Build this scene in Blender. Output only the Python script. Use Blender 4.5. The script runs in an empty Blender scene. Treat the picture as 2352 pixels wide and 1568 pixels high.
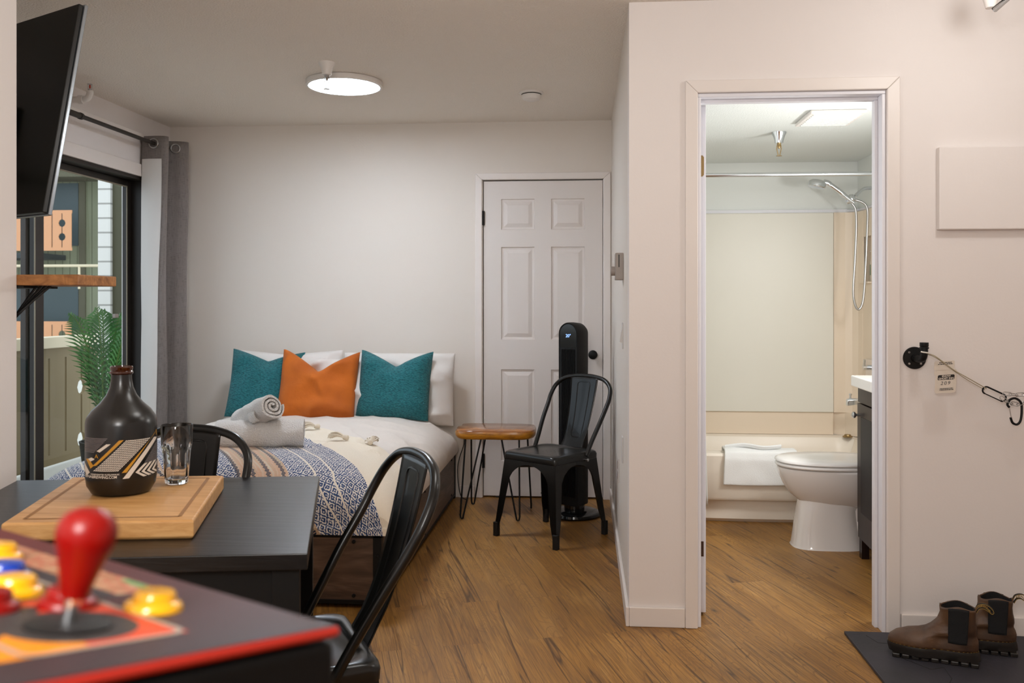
import bpy, bmesh, math, random
from mathutils import Vector, Matrix, noise
random.seed(7)
PI = math.pi
C = bpy.context.scene.collection
sin, cos, rad = math.sin, math.cos, math.radians

# ------------------------------------------------------------------ materials
def lin(h):
    h = h.lstrip('#')
    v = [int(h[i:i+2], 16)/255 for i in (0, 2, 4)]
    return tuple([(x/12.92 if x <= .04045 else ((x+.055)/1.055)**2.4) for x in v]) + (1,)

class NT:
    def __init__(s, name):
        s.m = bpy.data.materials.new(name); s.m.use_nodes = True
        s.t = s.m.node_tree; s.n = s.t.nodes; s.n.clear()
        s.out = s.n.new('ShaderNodeOutputMaterial')
        s.b = s.n.new('ShaderNodeBsdfPrincipled')
        s.t.links.new(s.b.outputs[0], s.out.inputs[0])
    def add(s, typ, **kw):
        nd = s.n.new(typ)
        for k, v in kw.items():
            if k.startswith('i_'):
                key = k[2:]
                nd.inputs[int(key) if key.isdigit() else key.replace('_', ' ')].default_value = v
            else: setattr(nd, k, v)
        return nd
    def link(s, a, b): s.t.links.new(a, b)
    def math(s, op, a, b=None, c=None, clamp=False):
        nd = s.n.new('ShaderNodeMath'); nd.operation = op; nd.use_clamp = clamp
        for i, x in enumerate((a, b, c)):
            if x is None: continue
            if isinstance(x, (int, float)): nd.inputs[i].default_value = x
            else: s.link(x, nd.inputs[i])
        return nd.outputs[0]
    def mix(s, f, a, b, blend='MIX'):
        nd = s.n.new('ShaderNodeMix'); nd.data_type = 'RGBA'; nd.blend_type = blend
        for idx, x in ((0, f), (6, a), (7, b)):
            if isinstance(x, (int, float)): nd.inputs[idx].default_value = x
            elif isinstance(x, tuple): nd.inputs[idx].default_value = x
            else: s.link(x, nd.inputs[idx])
        return nd.outputs[2]
    def coords(s, kind='Object', scale=(1, 1, 1), rot=(0, 0, 0)):
        tc = s.n.new('ShaderNodeTexCoord'); mp = s.n.new('ShaderNodeMapping')
        mp.inputs['Scale'].default_value = scale; mp.inputs['Rotation'].default_value = rot
        s.link(tc.outputs[kind], mp.inputs[0]); return mp.outputs[0]
    def noise(s, vec, scale=5, detail=4, dist=0, rough=.5):
        nd = s.add('ShaderNodeTexNoise', i_Scale=scale, i_Detail=detail, i_Distortion=dist, i_Roughness=rough)
        s.link(vec, nd.inputs['Vector']); return nd.outputs['Fac']
    def ramp(s, f, stops):
        nd = s.n.new('ShaderNodeValToRGB'); e = nd.color_ramp.elements
        while len(e) > 1: e.remove(e[0])
        e[0].position = stops[0][0]; e[0].color = stops[0][1]
        for p, c in stops[1:]:
            x = e.new(p); x.color = c
        s.link(f, nd.inputs[0]); return nd.outputs[0]
    def bump(s, h, strength=.2, dist=.01):
        nd = s.add('ShaderNodeBump', i_Strength=strength, i_Distance=dist)
        s.link(h, nd.inputs['Height']); s.link(nd.outputs[0], s.b.inputs['Normal'])
    def base(s, c):
        if isinstance(c, tuple): s.b.inputs['Base Color'].default_value = c
        else: s.link(c, s.b.inputs['Base Color'])
    def set(s, **kw):
        for k, v in kw.items(): s.b.inputs[k.replace('_', ' ')].default_value = v

def mat(name, h, rough=.5, metal=0, bump=None, vary=None, stretch=(1, 1, 1), spec=.5, coat=0, sheen=0, emit=0):
    """plain surface: colour, optional noise bump (scale, strength, distance) and colour variation (scale, second colour)"""
    s = NT(name); s.set(Roughness=rough, Metallic=metal, Specular_IOR_Level=spec, Coat_Weight=coat, Sheen_Weight=sheen)
    col = lin(h)
    v = None
    if bump or vary: v = s.coords(scale=stretch)
    if vary:
        f = s.ramp(s.noise(v, vary[0], 5), [(.35, (0, 0, 0, 1)), (.65, (1, 1, 1, 1))])
        s.base(s.mix(f, col, lin(vary[1])))
    else: s.base(col)
    if bump: s.bump(s.noise(v, bump[0], 4), bump[1], bump[2] if len(bump) > 2 else .01)
    if emit:
        s.b.inputs['Emission Color'].default_value = col; s.set(Emission_Strength=emit)
    return s.m

MT = {}
MT['wall'] = mat('wall_paint', '#e6e0dd', .75, bump=(90, .08, .004))
MT['wall_far'] = mat('far_wall_paint', '#e0d8cf', .75, bump=(90, .08, .004))
MT['ceil'] = mat('ceiling_texture', '#ece4da', .9, bump=(110, 1, .007))
MT['trim'] = mat('trim_paint', '#e6dfda', .42, bump=(60, .05, .003))
MT['trim_cool'] = mat('bath_trim_paint', '#e4e4ea', .4)
MT['door'] = mat('door_paint', '#dcd5d0', .45, bump=(40, .12, .002), stretch=(1, 1, 8))
MT['bathwall'] = mat('bath_wall_paint', '#e6e9e6', .6)
MT['bathceil'] = mat('bath_ceiling_texture', '#dfe3e0', .85, bump=(120, .6, .004))
MT['surround'] = mat('surround_acrylic', '#e6e3d9', .42, vary=(1.2, '#e3e0d5'))
MT['surround_warm'] = mat('surround_cream', '#ecdcc8', .28)
MT['tub'] = mat('tub_cream', '#f2e8da', .35)
MT['porcelain'] = mat('porcelain', '#e6e2df', .08, coat=.6)
MT['seat_plastic'] = mat('toilet_seat_plastic', '#eceae8', .15)
MT['chrome'] = mat('chrome', '#dfe2e6', .12, 1)
MT['brass'] = mat('brass', '#a89066', .35, 1)
MT['steel'] = mat('steel', '#b8b8b8', .28, 1)
MT['blackmetal'] = mat('black_powder_metal', '#0b0b0a', .3, 0, spec=.4, coat=.1, bump=(300, .05, .001))
MT['blackflat'] = mat('black_satin', '#0b0b0b', .5, spec=.3)
MT['blackgloss'] = mat('black_gloss_plastic', '#0b0b0c', .12, spec=.6)
MT['blackrubber'] = mat('black_rubber', '#0c0c0c', .6)
MT['bottle'] = mat('matte_black_glass', '#0b0b0b', .27, spec=.6)
MT['amber'] = mat('amber_glass', '#3a1503', .08, coat=.5)
MT['gold'] = mat('gold_print', '#c08a22', .45)
MT['print_white'] = mat('white_print', '#d9cfc2', .5)
MT['print_grey'] = mat('grey_print', '#6d6667', .5)
MT['print_black'] = mat('black_print', '#1b1819', .6)
MT['pencil'] = mat('grey_ink', '#5c5a5a', .6)
MT['duvet'] = mat('duvet_cotton', '#dcd3ca', .85, sheen=.1, bump=(5, .5, .03), stretch=(1.6, 1, 1))
MT['pillowcase'] = mat('pillowcase_cotton', '#dad5d0', .85, sheen=.1, bump=(7, .5, .02))
MT['towel'] = mat('terry_towel', '#e6e1dc', .95, sheen=.3, bump=(170, 1, .012))
MT['bathtowel'] = mat('terry_bath_towel', '#f0f1f0', .95, sheen=.3, bump=(260, .4, .004))
MT['tassel'] = mat('tassel_cotton', '#ddd2c0', .95, bump=(200, .5, .003))
MT['curtain_lining'] = mat('curtain_lining', '#d6d3cf', .8, bump=(9, .2, .01), stretch=(1, 1, .3))
MT['screen'] = mat('tv_panel', '#0b0c0c', .32, spec=.5, vary=(3, '#101210'))
MT['tv_edge'] = mat('tv_bezel', '#9aa2aa', .22, .8)
MT['frame'] = mat('bronze_window_frame', '#2a2521', .45, .2)
MT['frame_light'] = mat('window_seal_strip', '#8d8674', .5)
MT['plate'] = mat('grey_plate', '#9c928b', .5)
MT['plate_white'] = mat('white_plate', '#cfcac6', .5)
MT['palm'] = mat('palm_leaf', '#4f8a3c', .45, vary=(5, '#2c5d28'))
MT['palm_stem'] = mat('palm_stem', '#5e7a35', .6)
MT['pot'] = mat('planter', '#26241f', .6)
MT['peach'] = mat('peach_panel', '#d3976c', .7)
MT['cream_rail'] = mat('cream_rail', '#d8c8a8', .6)
MT['railing'] = mat('balcony_panel', '#7d6a45', .7)
MT['dark_void'] = mat('dark_recess', '#1f2b2d', .6)
MT['teal_panel'] = mat('teal_window_panel', '#33474a', .4)
MT['olive'] = mat('olive_siding', '#55523d', .7)
MT['whitebrick'] = None
MT['pale_exterior'] = mat('pale_ground', '#d8d4ca', .9)
MT['vanity'] = mat('espresso_wood', '#281914', .35, spec=.25, vary=(8, '#1c110e'), stretch=(8, 8, 1))
MT['counter'] = mat('white_counter', '#f0f0ee', .12)
MT['leather'] = mat('brown_leather', '#5c4028', .48, vary=(9, '#2e1c12'), bump=(60, .35, .003))
MT['elastic'] = mat('black_elastic', '#08080a', .85, bump=(300, .4, .002))
MT['sole'] = mat('rubber_sole', '#1d1814', .4, bump=(80, .2, .002))
MT['yellow_thread'] = mat('yellow_stitching', '#8f7230', .6)
MT['mat'] = mat('charcoal_rubber_mat', '#34323a', .6, bump=(40, .4, .003), vary=(6, '#2b2a30'))
MT['arcade_red'] = mat('red_plastic', '#860401', .3, spec=.35)
MT['arcade_red2'] = mat('red_orange_edge', '#a51c0a', .55)
MT['arcade_yellow'] = mat('yellow_plastic', '#f0b000', .18, coat=.4)
MT['arcade_blue'] = mat('blue_plastic', '#0a3aa8', .18, coat=.4)
MT['arcade_body'] = mat('black_cabinet', '#030303', .6, spec=.2, bump=(200, .1, .001))
MT['cream'] = mat('cream_outline', '#a79788', .4)
MT['cable'] = mat('black_cable', '#0a0a0a', .5)
MT['cord'] = mat('tan_cord', '#a59a82', .6)
MT['white_cord'] = mat('white_cord', '#e6e2d8', .6)
MT['blue_led'] = mat('blue_digits', '#8fb8ff', .4, emit=1.6)
MT['whiteplastic'] = mat('white_plastic', '#e2ddd8', .4)
MT['red_bulb'] = mat('red_bulb', '#b0281a', .2)
MT['green_label'] = mat('green_label', '#7f9279', .5)
MT['hinge_dark'] = mat('hinge_mortise', '#4a3222', .5, .3)

def m_emit():
    s = NT('led_diffuser'); s.base(lin('#f4faff')); s.b.inputs['Emission Color'].default_value = lin('#eef6ff'); s.set(Emission_Strength=9); return s.m
MT['led'] = m_emit()

def m_glass(name, tint=(1, 1, 1, 1), refl=.08):
    s = NT(name); s.n.remove(s.b)
    tr = s.add('ShaderNodeBsdfTransparent'); tr.inputs[0].default_value = tint
    gl = s.add('ShaderNodeBsdfGlossy'); gl.inputs['Roughness'].default_value = .02
    lw = s.add('ShaderNodeLayerWeight'); lw.inputs[0].default_value = .5
    f5 = s.math('ADD', s.math('MULTIPLY', s.math('POWER', lw.outputs['Facing'], 4.5), .8), .035)
    mx = s.add('ShaderNodeMixShader')
    s.link(f5, mx.inputs[0]); s.link(tr.outputs[0], mx.inputs[1]); s.link(gl.outputs[0], mx.inputs[2])
    s.link(mx.outputs[0], s.out.inputs[0]); return s.m
MT['pane'] = m_glass('window_glass', (.94, .95, .92, 1))
def m_tumbler():
    s = NT('tumbler_glass'); s.set(Roughness=.02, Transmission_Weight=1, IOR=1.45); s.base((1, 1, 1, 1)); return s.m
MT['tumbler'] = m_tumbler()

def m_floor():
    s = NT('oak_plank_floor')
    v = s.coords(rot=(0, 0, rad(-107)))            # planks run slightly askew to the room
    br = s.add('ShaderNodeTexBrick', offset=.37, i_Scale=1, i_Mortar_Size=.0006, i_Mortar_Smooth=0, i_Bias=0, i_Brick_Width=1.22, i_Row_Height=.15)
    br.inputs['Color1'].default_value = (0, 0, 0, 1); br.inputs['Color2'].default_value = (1, 1, 1, 1); br.inputs['Mortar'].default_value = (.5, .5, .5, 1)
    s.link(v, br.inputs['Vector'])
    off = s.add('ShaderNodeVectorMath', operation='MULTIPLY_ADD')
    s.link(br.outputs['Color'], off.inputs[0]); off.inputs[1].default_value = (7, 5, 3); s.link(v, off.inputs[2])
    p = off.outputs[0]
    def st(sc):
        m = s.n.new('ShaderNodeMapping'); m.inputs['Scale'].default_value = sc; s.link(p, m.inputs[0]); return m.outputs[0]
    fine = s.noise(st((3.5, 120, 1)), 1, 8, .25, .75)
    broad = s.noise(st((1.5, 6, 1)), 1, 4, .6)
    low = s.noise(st((.8, 7, 1)), 1, 2, .5, .4)
    ring = s.math('PINGPONG', s.math('MULTIPLY', low, 22), .5)
    ringm = s.math('MULTIPLY', ring, 2)
    cr = s.noise(st((.38, 8, 1)), 1, 3, .2, .5)
    crack = s.math('ABSOLUTE', s.math('SUBTRACT', cr, .5))
    gate = s.math('GREATER_THAN', s.noise(st((1.3, 5, 1)), 1, 2), .40)
    crackm = s.math('MULTIPLY', s.math('SUBTRACT', 1, s.math('DIVIDE', crack, .013), clamp=True), gate, clamp=True)
    vo = s.add('ShaderNodeTexVoronoi', i_Scale=1, i_Randomness=1); s.link(st((2.6, 6.5, 1)), vo.inputs['Vector'])
    knot = s.math('SUBTRACT', 1, s.math('DIVIDE', vo.outputs['Distance'], .1), clamp=True)
    c = s.ramp(broad, [(.25, lin('#80551f')), (.5, lin('#a0712f')), (.75, lin('#b5884a'))])
    c = s.mix(s.math('MULTIPLY', s.ramp(fine, [(.40, (1, 1, 1, 1)), (.58, (0, 0, 0, 1))]), .72), c, lin('#5c3a15'))
    ln_ = s.math('SUBTRACT', 1, s.math('DIVIDE', s.math('ABSOLUTE', s.math('SUBTRACT', ringm, .5)), .13), clamp=True)
    c = s.mix(s.math('MULTIPLY', ln_, .5), c, lin('#5a3512'))
    c = s.mix(s.math('MULTIPLY', br.outputs['Color'], .18), c, lin('#c89858'))
    c = s.mix(s.math('MULTIPLY', crackm, .8), c, lin('#3a2210'))
    c = s.mix(s.math('MULTIPLY', knot, .9), c, lin('#2f1a0c'))
    c = s.mix(s.math('MULTIPLY', br.outputs['Fac'], .35), c, lin('#3a2412'))
    s.base(c)
    s.link(s.math('ADD', .36, s.math('MULTIPLY', fine, .2)), s.b.inputs['Roughness'])
    s.bump(s.math('ADD', fine, s.math('MULTIPLY', crackm, -.8)), .12, .002)
    return s.m
MT['floor'] = m_floor()

def m_wood(name, c1, c2, c3, stretch=(2, 40, 40), rough=.4, coat=0, rings=.25, bump=.1, rot=(0, 0, 0)):
    s = NT(name); v = s.coords(scale=stretch, rot=rot)
    n = s.noise(v, 1, 6, .6, .6)
    m2 = s.noise(s.coords(scale=tuple(x*.25 for x in stretch), rot=rot), 1, 3, 1.2)
    r = s.math('PINGPONG', s.math('MULTIPLY', m2, 14), .5)
    c = s.ramp(n, [(.3, lin(c1)), (.55, lin(c2)), (.75, lin(c3))])
    c = s.mix(s.math('MULTIPLY', s.math('MULTIPLY', r, 2), rings), c, lin(c1))
    s.base(c); s.set(Roughness=rough, Coat_Weight=coat, Coat_Roughness=.15); s.bump(n, bump, .002); return s.m
MT['tablewood'] = m_wood('black_brown_veneer', '#090808', '#131111', '#1c1918', (2.2, 45, 45), .34, 0, .3, .45)
MT['bamboo'] = m_wood('bamboo_board', '#bf8a4e', '#d6a468', '#e2b67c', (5, 60, 60), .45, 0, .1, .06, rot=(0, 0, rad(10)))
MT['liveedge'] = m_wood('live_edge_wood', '#6e3c12', '#a8662a', '#c88538', (4, 14, 14), .2, .6, .6, .1)
MT['liverim'] = m_wood('live_edge_bark_rim', '#8a5310', '#c98620', '#dc9c36', (9, 9, 30), .35, .3, .3, .6)
MT['bedwood'] = m_wood('rustic_brown_wood', '#3a2a1f', '#5f493a', '#786050', (3, 30, 22), .55, 0, .5, .15)
MT['bedwood_side'] = m_wood('rustic_brown_wood_side', '#4a3b30', '#6b594c', '#7f6b5c', (30, 3, 22), .5, 0, .5, .15)  # paler, greyer copy: reflected light on the side boards put into the colour
MT['shelfwood'] = m_wood('oak_shelf_wood', '#7a4c24', '#b27a44', '#c89058', (14, 30, 30), .5, 0, .4, .15)

def m_knit():
    s = NT('teal_knit'); v = s.coords(scale=(1, 1, 1)); w = s.add('ShaderNodeTexVoronoi', i_Scale=1)
    m = s.n.new('ShaderNodeMapping'); m.inputs['Scale'].default_value = (75, 75, 190); s.link(v, m.inputs[0]); s.link(m.outputs[0], w.inputs['Vector'])
    d = w.outputs['Distance']
    s.base(s.mix(s.math('MULTIPLY', d, .9), lin('#247a80'), lin('#0a4248'))); s.set(Roughness=.95, Sheen_Weight=.1)
    s.bump(s.math('SUBTRACT', 1, d), .9, .006); return s.m
MT['teal'] = m_knit()
MT['orange'] = mat('orange_velvet', '#bd5f04', .85, sheen=.05, vary=(6, '#a85203'), bump=(6, .5, .03))

def m_curtain():
    s = NT('grey_curtain_linen'); v = s.coords(scale=(40, 40, 500)); v2 = s.coords(scale=(300, 300, 20))
    n = s.math('ADD', s.noise(v, 1, 3), s.noise(v2, 1, 3))
    s.base(s.ramp(n, [(.7, lin('#5e5854')), (1.25, lin('#7b7470'))])); s.set(Roughness=.85, Sheen_Weight=.2); s.bump(n, .2, .002); return s.m
MT['curtain'] = m_curtain()

def m_throw():
    """woven throw: navy diamond bands and peach bands with dark pompom lines, across the cloth's own coordinates"""
    s = NT('woven_throw')
    uv = s.n.new('ShaderNodeUVMap'); uv.uv_map = 'cloth'
    sp = s.n.new('ShaderNodeSeparateXYZ'); s.link(uv.outputs[0], sp.inputs[0])
    q, r = sp.outputs[0], sp.outputs[1]
    Pd = .45
    ph = s.math('MODULO', s.math('SUBTRACT', s.math('ADD', q, 9.0), .62), Pd)      # 0 .. .45
    # phase: navy band 0-.26 | peach .26-.45  (navy occupies q 1.07-1.33 -> phase 0-.26)
    navy = s.math('MAXIMUM', s.math('LESS_THAN', ph, .26), s.math('GREATER_THAN', q, 1.25))
    # diamonds
    a = s.math('PINGPONG', s.math('MULTIPLY', q, 1), .021)
    b = s.math('PINGPONG', s.math('MULTIPLY', r, 1), .027)
    dm = s.math('ADD', s.math('DIVIDE', a, .021), s.math('DIVIDE', b, .027))
    jit = s.noise(uv.outputs[0], 110, 2)
    dmj = s.math('ADD', dm, s.math('MULTIPLY', s.math('SUBTRACT', jit, .5), .9))
    dia = s.math('GREATER_THAN', s.math('PINGPONG', s.math('MULTIPLY', dmj, 1.5), .5), .235)
    bluec = s.mix(s.noise(uv.outputs[0], 6, 2), lin('#1d2c52'), lin('#34507f'))
    nv = s.mix(dia, lin('#dcd6cf'), bluec)
    for c0 in (.095, .165):
        ln = s.math('LESS_THAN', s.math('ABSOLUTE', s.math('SUBTRACT', ph, c0)), .0042)
        nv = s.mix(ln, nv, lin('#e3d8c8'))
    st = s.noise(s_map(s, uv.outputs[0], (60, 4, 1)), 1, 3)
    thread = s.noise(s_map(s, uv.outputs[0], (500, 30, 1)), 1, 3)
    pc = s.ramp(st, [(.35, lin('#cbbca6')), (.5, lin('#cc9f80')), (.65, lin('#b9a588'))])
    pc = s.mix(s.math('MULTIPLY', thread, .35), pc, lin('#8f7c66'))
    c = s.mix(navy, pc, nv)
    for c0 in (.262, .318, .374, .43):
        w = s.math('ADD', .004, s.math('MULTIPLY', s.math('PINGPONG', r, .014), .45))
        ln = s.math('LESS_THAN', s.math('ABSOLUTE', s.math('SUBTRACT', ph, c0)), w)
        tick = s.math('GREATER_THAN', s.math('PINGPONG', r, .005), .0012)
        c = s.mix(s.math('MULTIPLY', s.math('MULTIPLY', ln, tick), s.math('LESS_THAN', q, 1.25)), c, lin('#16263c'))
    cream = s.math('GREATER_THAN', q, s.math('ADD', 1.345, s.math('MULTIPLY', s.math('DIVIDE', s.math('SUBTRACT', 3.75, r), .45, clamp=True), .055)))
    c = s.mix(cream, c, lin('#e6dac6'))
    s.base(c); s.set(Roughness=.95, Sheen_Weight=.2)
    s.bump(s.math('ADD', jit, s.math('MULTIPLY', dia, .6)), .6, .004); return s.m
def s_map(s, vec, sc):
    m = s.n.new('ShaderNodeMapping'); m.inputs['Scale'].default_value = sc; s.link(vec, m.inputs[0]); return m.outputs[0]
MT['throw'] = m_throw()

def m_siding(name, c1, c2, n=9, axis=0):
    s = NT(name); v = s.coords(); sp = s.n.new('ShaderNodeSeparateXYZ'); s.link(v, sp.inputs[0])
    f = s.math('LESS_THAN', s.math('FRACT', s.math('MULTIPLY', sp.outputs[axis], n)), .12)
    s.base(s.mix(f, lin(c1), lin(c2))); s.set(Roughness=.7); return s.m
MT['green_siding'] = m_siding('green_board_siding', '#7b7e62', '#55583f', 5)
MT['whitebrick'] = m_siding('white_block_trim', '#e8e4dc', '#a8a49c', 9, 2)

def m_panelart():
    """arcade control deck print: charcoal and orange-red field, dark gradient, a textured pale band"""
    s = NT('control_deck_print'); v = s.coords(); sp = s.n.new('ShaderNodeSeparateXYZ'); s.link(v, sp.inputs[0])
    u, w = sp.outputs[0], sp.outputs[1]
    grad = s.ramp(u, [(0, lin('#3a3033')), (.12, lin('#4c2c2e')), (.35, lin('#662a28'))])
    inside = s.math('MULTIPLY', s.math('GREATER_THAN', w, .0655), s.math('GREATER_THAN', u, .031))
    nz = s.noise(v, 60, 4)
    char = s.mix(nz, lin('#262427'), lin('#4c4643'))
    # orange-red swoosh: ring around the stick
    du = s.math('SUBTRACT', u, .068); dv = s.math('SUBTRACT', w, .1026)
    dist = s.math('SQRT', s.math('ADD', s.math('MULTIPLY', du, du), s.math('MULTIPLY', dv, dv)))
    ring = s.math('MULTIPLY', s.math('GREATER_THAN', dist, .0295), s.math('LESS_THAN', s.math('ADD', du, dv), .03))
    ring2 = s.math('MULTIPLY', s.math('LESS_THAN', s.math('ABSOLUTE', s.math('SUBTRACT', dist, .05)), .006), s.math('GREATER_THAN', u, .09))
    och = s.math('GREATER_THAN', w, .113)
    rc = s.mix(och, lin('#d24a2c'), lin('#e08a1c'))
    f2 = s.math('MAXIMUM', ring, ring2)
    ins = s.mix(f2, char, rc)
    band = s.math('MULTIPLY', s.math('MULTIPLY', s.math('GREATER_THAN', w, .022), s.math('LESS_THAN', w, .05)), s.math('GREATER_THAN', u, .115))
    bc = s.ramp(s.noise(v, 90, 3), [(.4, lin('#b59a78')), (.5, lin('#b0604c')), (.6, lin('#a07858'))])
    out = s.mix(band, grad, bc)
    gr = s.math('MULTIPLY', s.math('LESS_THAN', s.math('ABSOLUTE', s.math('SUBTRACT', u, .135)), .012), s.math('LESS_THAN', s.math('ABSOLUTE', s.math('SUBTRACT', w, .026)), .003))
    out = s.mix(gr, out, lin('#4f8a55'))
    gut = s.math('MULTIPLY', s.math('GREATER_THAN', w, .05), s.math('GREATER_THAN', u, .11))
    out = s.mix(gut, out, lin('#3a3336'))
    s.base(s.mix(inside, out, ins)); s.set(Roughness=.5, Specular_IOR_Level=.25); return s.m
MT['deck_art'] = m_panelart()

# ------------------------------------------------------------------ mesh helpers
class MB:
    """collects shapes into one mesh"""
    def __init__(s): s.v = []; s.f = []; s.uv = None
    def add(s, vs, fs):
        o = len(s.v); s.v += [Vector(p) for p in vs]; s.f += [[i+o for i in f] for f in fs]; return s
    def box(s, x0, y0, z0, x1, y1, z1):
        return s.add([(x0, y0, z0), (x1, y0, z0), (x1, y1, z0), (x0, y1, z0), (x0, y0, z1), (x1, y0, z1), (x1, y1, z1), (x0, y1, z1)],
                     [(0, 3, 2, 1), (4, 5, 6, 7), (0, 1, 5, 4), (1, 2, 6, 5), (2, 3, 7, 6), (3, 0, 4, 7)])
    def quadprism(s, pts, z0, z1):
        n = len(pts)
        vs = [(p[0], p[1], z0) for p in pts]+[(p[0], p[1], z1) for p in pts]
        return s.add(vs, [list(range(n))[::-1], list(range(n, 2*n))]+[(i, (i+1) % n, (i+1) % n+n, i+n) for i in range(n)])
    def prism(s, pts, vec):
        """polygon of 3-D points extruded by vec"""
        n = len(pts); vec = Vector(vec)
        vs = [Vector(p) for p in pts]; vs += [p+vec for p in vs]
        return s.add(vs, [list(range(n))[::-1], list(range(n, 2*n))]+[(i, (i+1) % n, (i+1) % n+n, i+n) for i in range(n)])
    def lathe(s, prof, c=(0, 0, 0), seg=32, axis='z', sx=1, sy=1, cap=True):
        vs = []; c = Vector(c)
        for r, h in prof:
            for k in range(seg):
                a = 2*PI*k/seg; x, y = r*cos(a)*sx, r*sin(a)*sy
                p = {'z': (x, y, h), 'x': (h, x, y), 'y': (x, h, y)}[axis]
                vs.append(c+Vector(p))
        fs = []
        for j in range(len(prof)-1):
            for k in range(seg):
                a, b = j*seg+k, j*seg+(k+1) % seg
                fs.append((a, b, b+seg, a+seg))
        if cap:
            if prof[0][0] > 1e-6: fs.append(list(range(seg))[::-1])
            if prof[-1][0] > 1e-6: fs.append(list(range((len(prof)-1)*seg, len(prof)*seg)))
        return s.add(vs, fs)
    def tube(s, pts, r, seg=10, closed=False, cap=True, flat=None):
        pts = [Vector(p) for p in pts]; n = len(pts)
        rs = r if isinstance(r, (list, tuple)) else [r]*n
        vs = []; up = None
        for i, p in enumerate(pts):
            if closed: d = pts[(i+1) % n]-pts[i-1]
            else: d = pts[min(i+1, n-1)]-pts[max(i-1, 0)]
            d.normalize()
            if up is None:
                up = d.orthogonal().normalized()
            up = (up-d*up.dot(d)).normalized(); side = d.cross(up)
            for k in range(seg):
                a = 2*PI*k/seg
                vs.append(p+(up*cos(a)*(flat or 1)+side*sin(a))*rs[i])
        fs = []
        m = n if closed else n-1
        for i in range(m):
            for k in range(seg):
                a, b = i*seg+k, i*seg+(k+1) % seg
                c, d2 = ((i+1) % n)*seg+k, ((i+1) % n)*seg+(k+1) % seg
                fs.append((a, b, d2, c))
        if cap and not closed: fs += [list(range(seg))[::-1], list(range((n-1)*seg, n*seg))]
        return s.add(vs, fs)
    def loft(s, rings, cap=True, closed=True):
        n = len(rings[0]); vs = [p for r in rings for p in r]; fs = []
        for j in range(len(rings)-1):
            for k in range(n if closed else n-1):
                a, b = j*n+k, j*n+(k+1) % n
                fs.append((a, b, b+n, a+n))
        if cap and closed: fs += [list(range(n))[::-1], list(range((len(rings)-1)*n, len(rings)*n))]
        return s.add(vs, fs)
    def grid(s, fn, nu, nv, uvfn=None):
        vs = []; 
        for j in range(nv+1):
            for i in range(nu+1): vs.append(fn(i/nu, j/nv))
        fs = [(j*(nu+1)+i, j*(nu+1)+i+1, (j+1)*(nu+1)+i+1, (j+1)*(nu+1)+i) for j in range(nv) for i in range(nu)]
        return s.add(vs, fs)
    def disc(s, c, n, r, seg=24):
        c = Vector(c); n = Vector(n).normalized(); u = n.orthogonal().normalized(); w = n.cross(u)
        return s.add([c+(u*cos(2*PI*k/seg)+w*sin(2*PI*k/seg))*r for k in range(seg)], [list(range(seg))])

def obj(name, mb, m, parent=None, smooth=True, bevel=0, world=False, weld=False, subsurf=0, solid=0, angle=40, bseg=2):
    me = bpy.data.meshes.new(name)
    vs = mb.v
    if world and parent is not None:
        chain = Matrix.Identity(4); p = parent
        while p is not None:
            chain = (Matrix.LocRotScale(p.location, p.rotation_euler, p.scale)) @ chain; p = p.parent
        inv = chain.inverted(); vs = [inv @ v for v in vs]
    me.from_pydata([tuple(v) for v in vs], [], mb.f)
    bm = bmesh.new(); bm.from_mesh(me)
    if weld: bmesh.ops.remove_doubles(bm, verts=bm.verts, dist=1e-5)
    bmesh.ops.recalc_face_normals(bm, faces=bm.faces)
    bm.to_mesh(me); bm.free()
    ms = m if isinstance(m, (list, tuple)) else [m]
    for x in ms: me.materials.append(MT[x] if isinstance(x, str) else x)
    o = bpy.data.objects.new(name, me); C.objects.link(o)
    if parent is not None: o.parent = parent
    if smooth:
        for p in me.polygons: p.use_smooth = True
        try: me.set_sharp_from_angle(angle=rad(angle))
        except Exception: pass
    if solid:
        md = o.modifiers.new('solid', 'SOLIDIFY'); md.thickness = solid; md.offset = 0
    if bevel:
        md = o.modifiers.new('bevel', 'BEVEL'); md.width = bevel; md.segments = bseg; md.limit_method = 'ANGLE'; md.angle_limit = rad(35)
        md.harden_normals = False
    if subsurf:
        md = o.modifiers.new('sub', 'SUBSURF'); md.levels = md.render_levels = subsurf
    return o

def tag(o, label=None, cat=None, group=None, kind=None):
    if label: o['label'] = label
    if cat: o['category'] = cat
    if group: o['group'] = group
    if kind: o['kind'] = kind
    return o
def thing(name, label, cat, loc=(0, 0, 0), rz=0, group=None, kind=None):
    o = bpy.data.objects.new(name, None); C.objects.link(o); o.location = loc; o.rotation_euler = (0, 0, rz)
    o.empty_display_size = .05
    return tag(o, label, cat, group, kind)
def struct(name, mb, m, label=None, cat=None, parent=None, **kw):
    kw.setdefault('smooth', False)
    o = obj(name, mb, m, parent, **kw)
    if parent is None: tag(o, label, cat, kind='structure')
    return o
def spline(pts, n=8, closed=False):
    """Catmull-Rom through the points"""
    P = [Vector(p) for p in pts]; out = []; N = len(P)
    rng = N if closed else N-1
    for i in range(rng):
        if closed: a, b, c, d = P[i-1], P[i], P[(i+1) % N], P[(i+2) % N]
        else: a, b, c, d = P[max(i-1, 0)], P[i], P[i+1], P[min(i+2, N-1)]
        for k in range(n):
            t = k/n
            out.append(.5*((2*b)+(c-a)*t+(2*a-5*b+4*c-d)*t*t+(3*b-a-3*c+d)*t**3))
    if not closed: out.append(P[-1])
    return out
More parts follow.
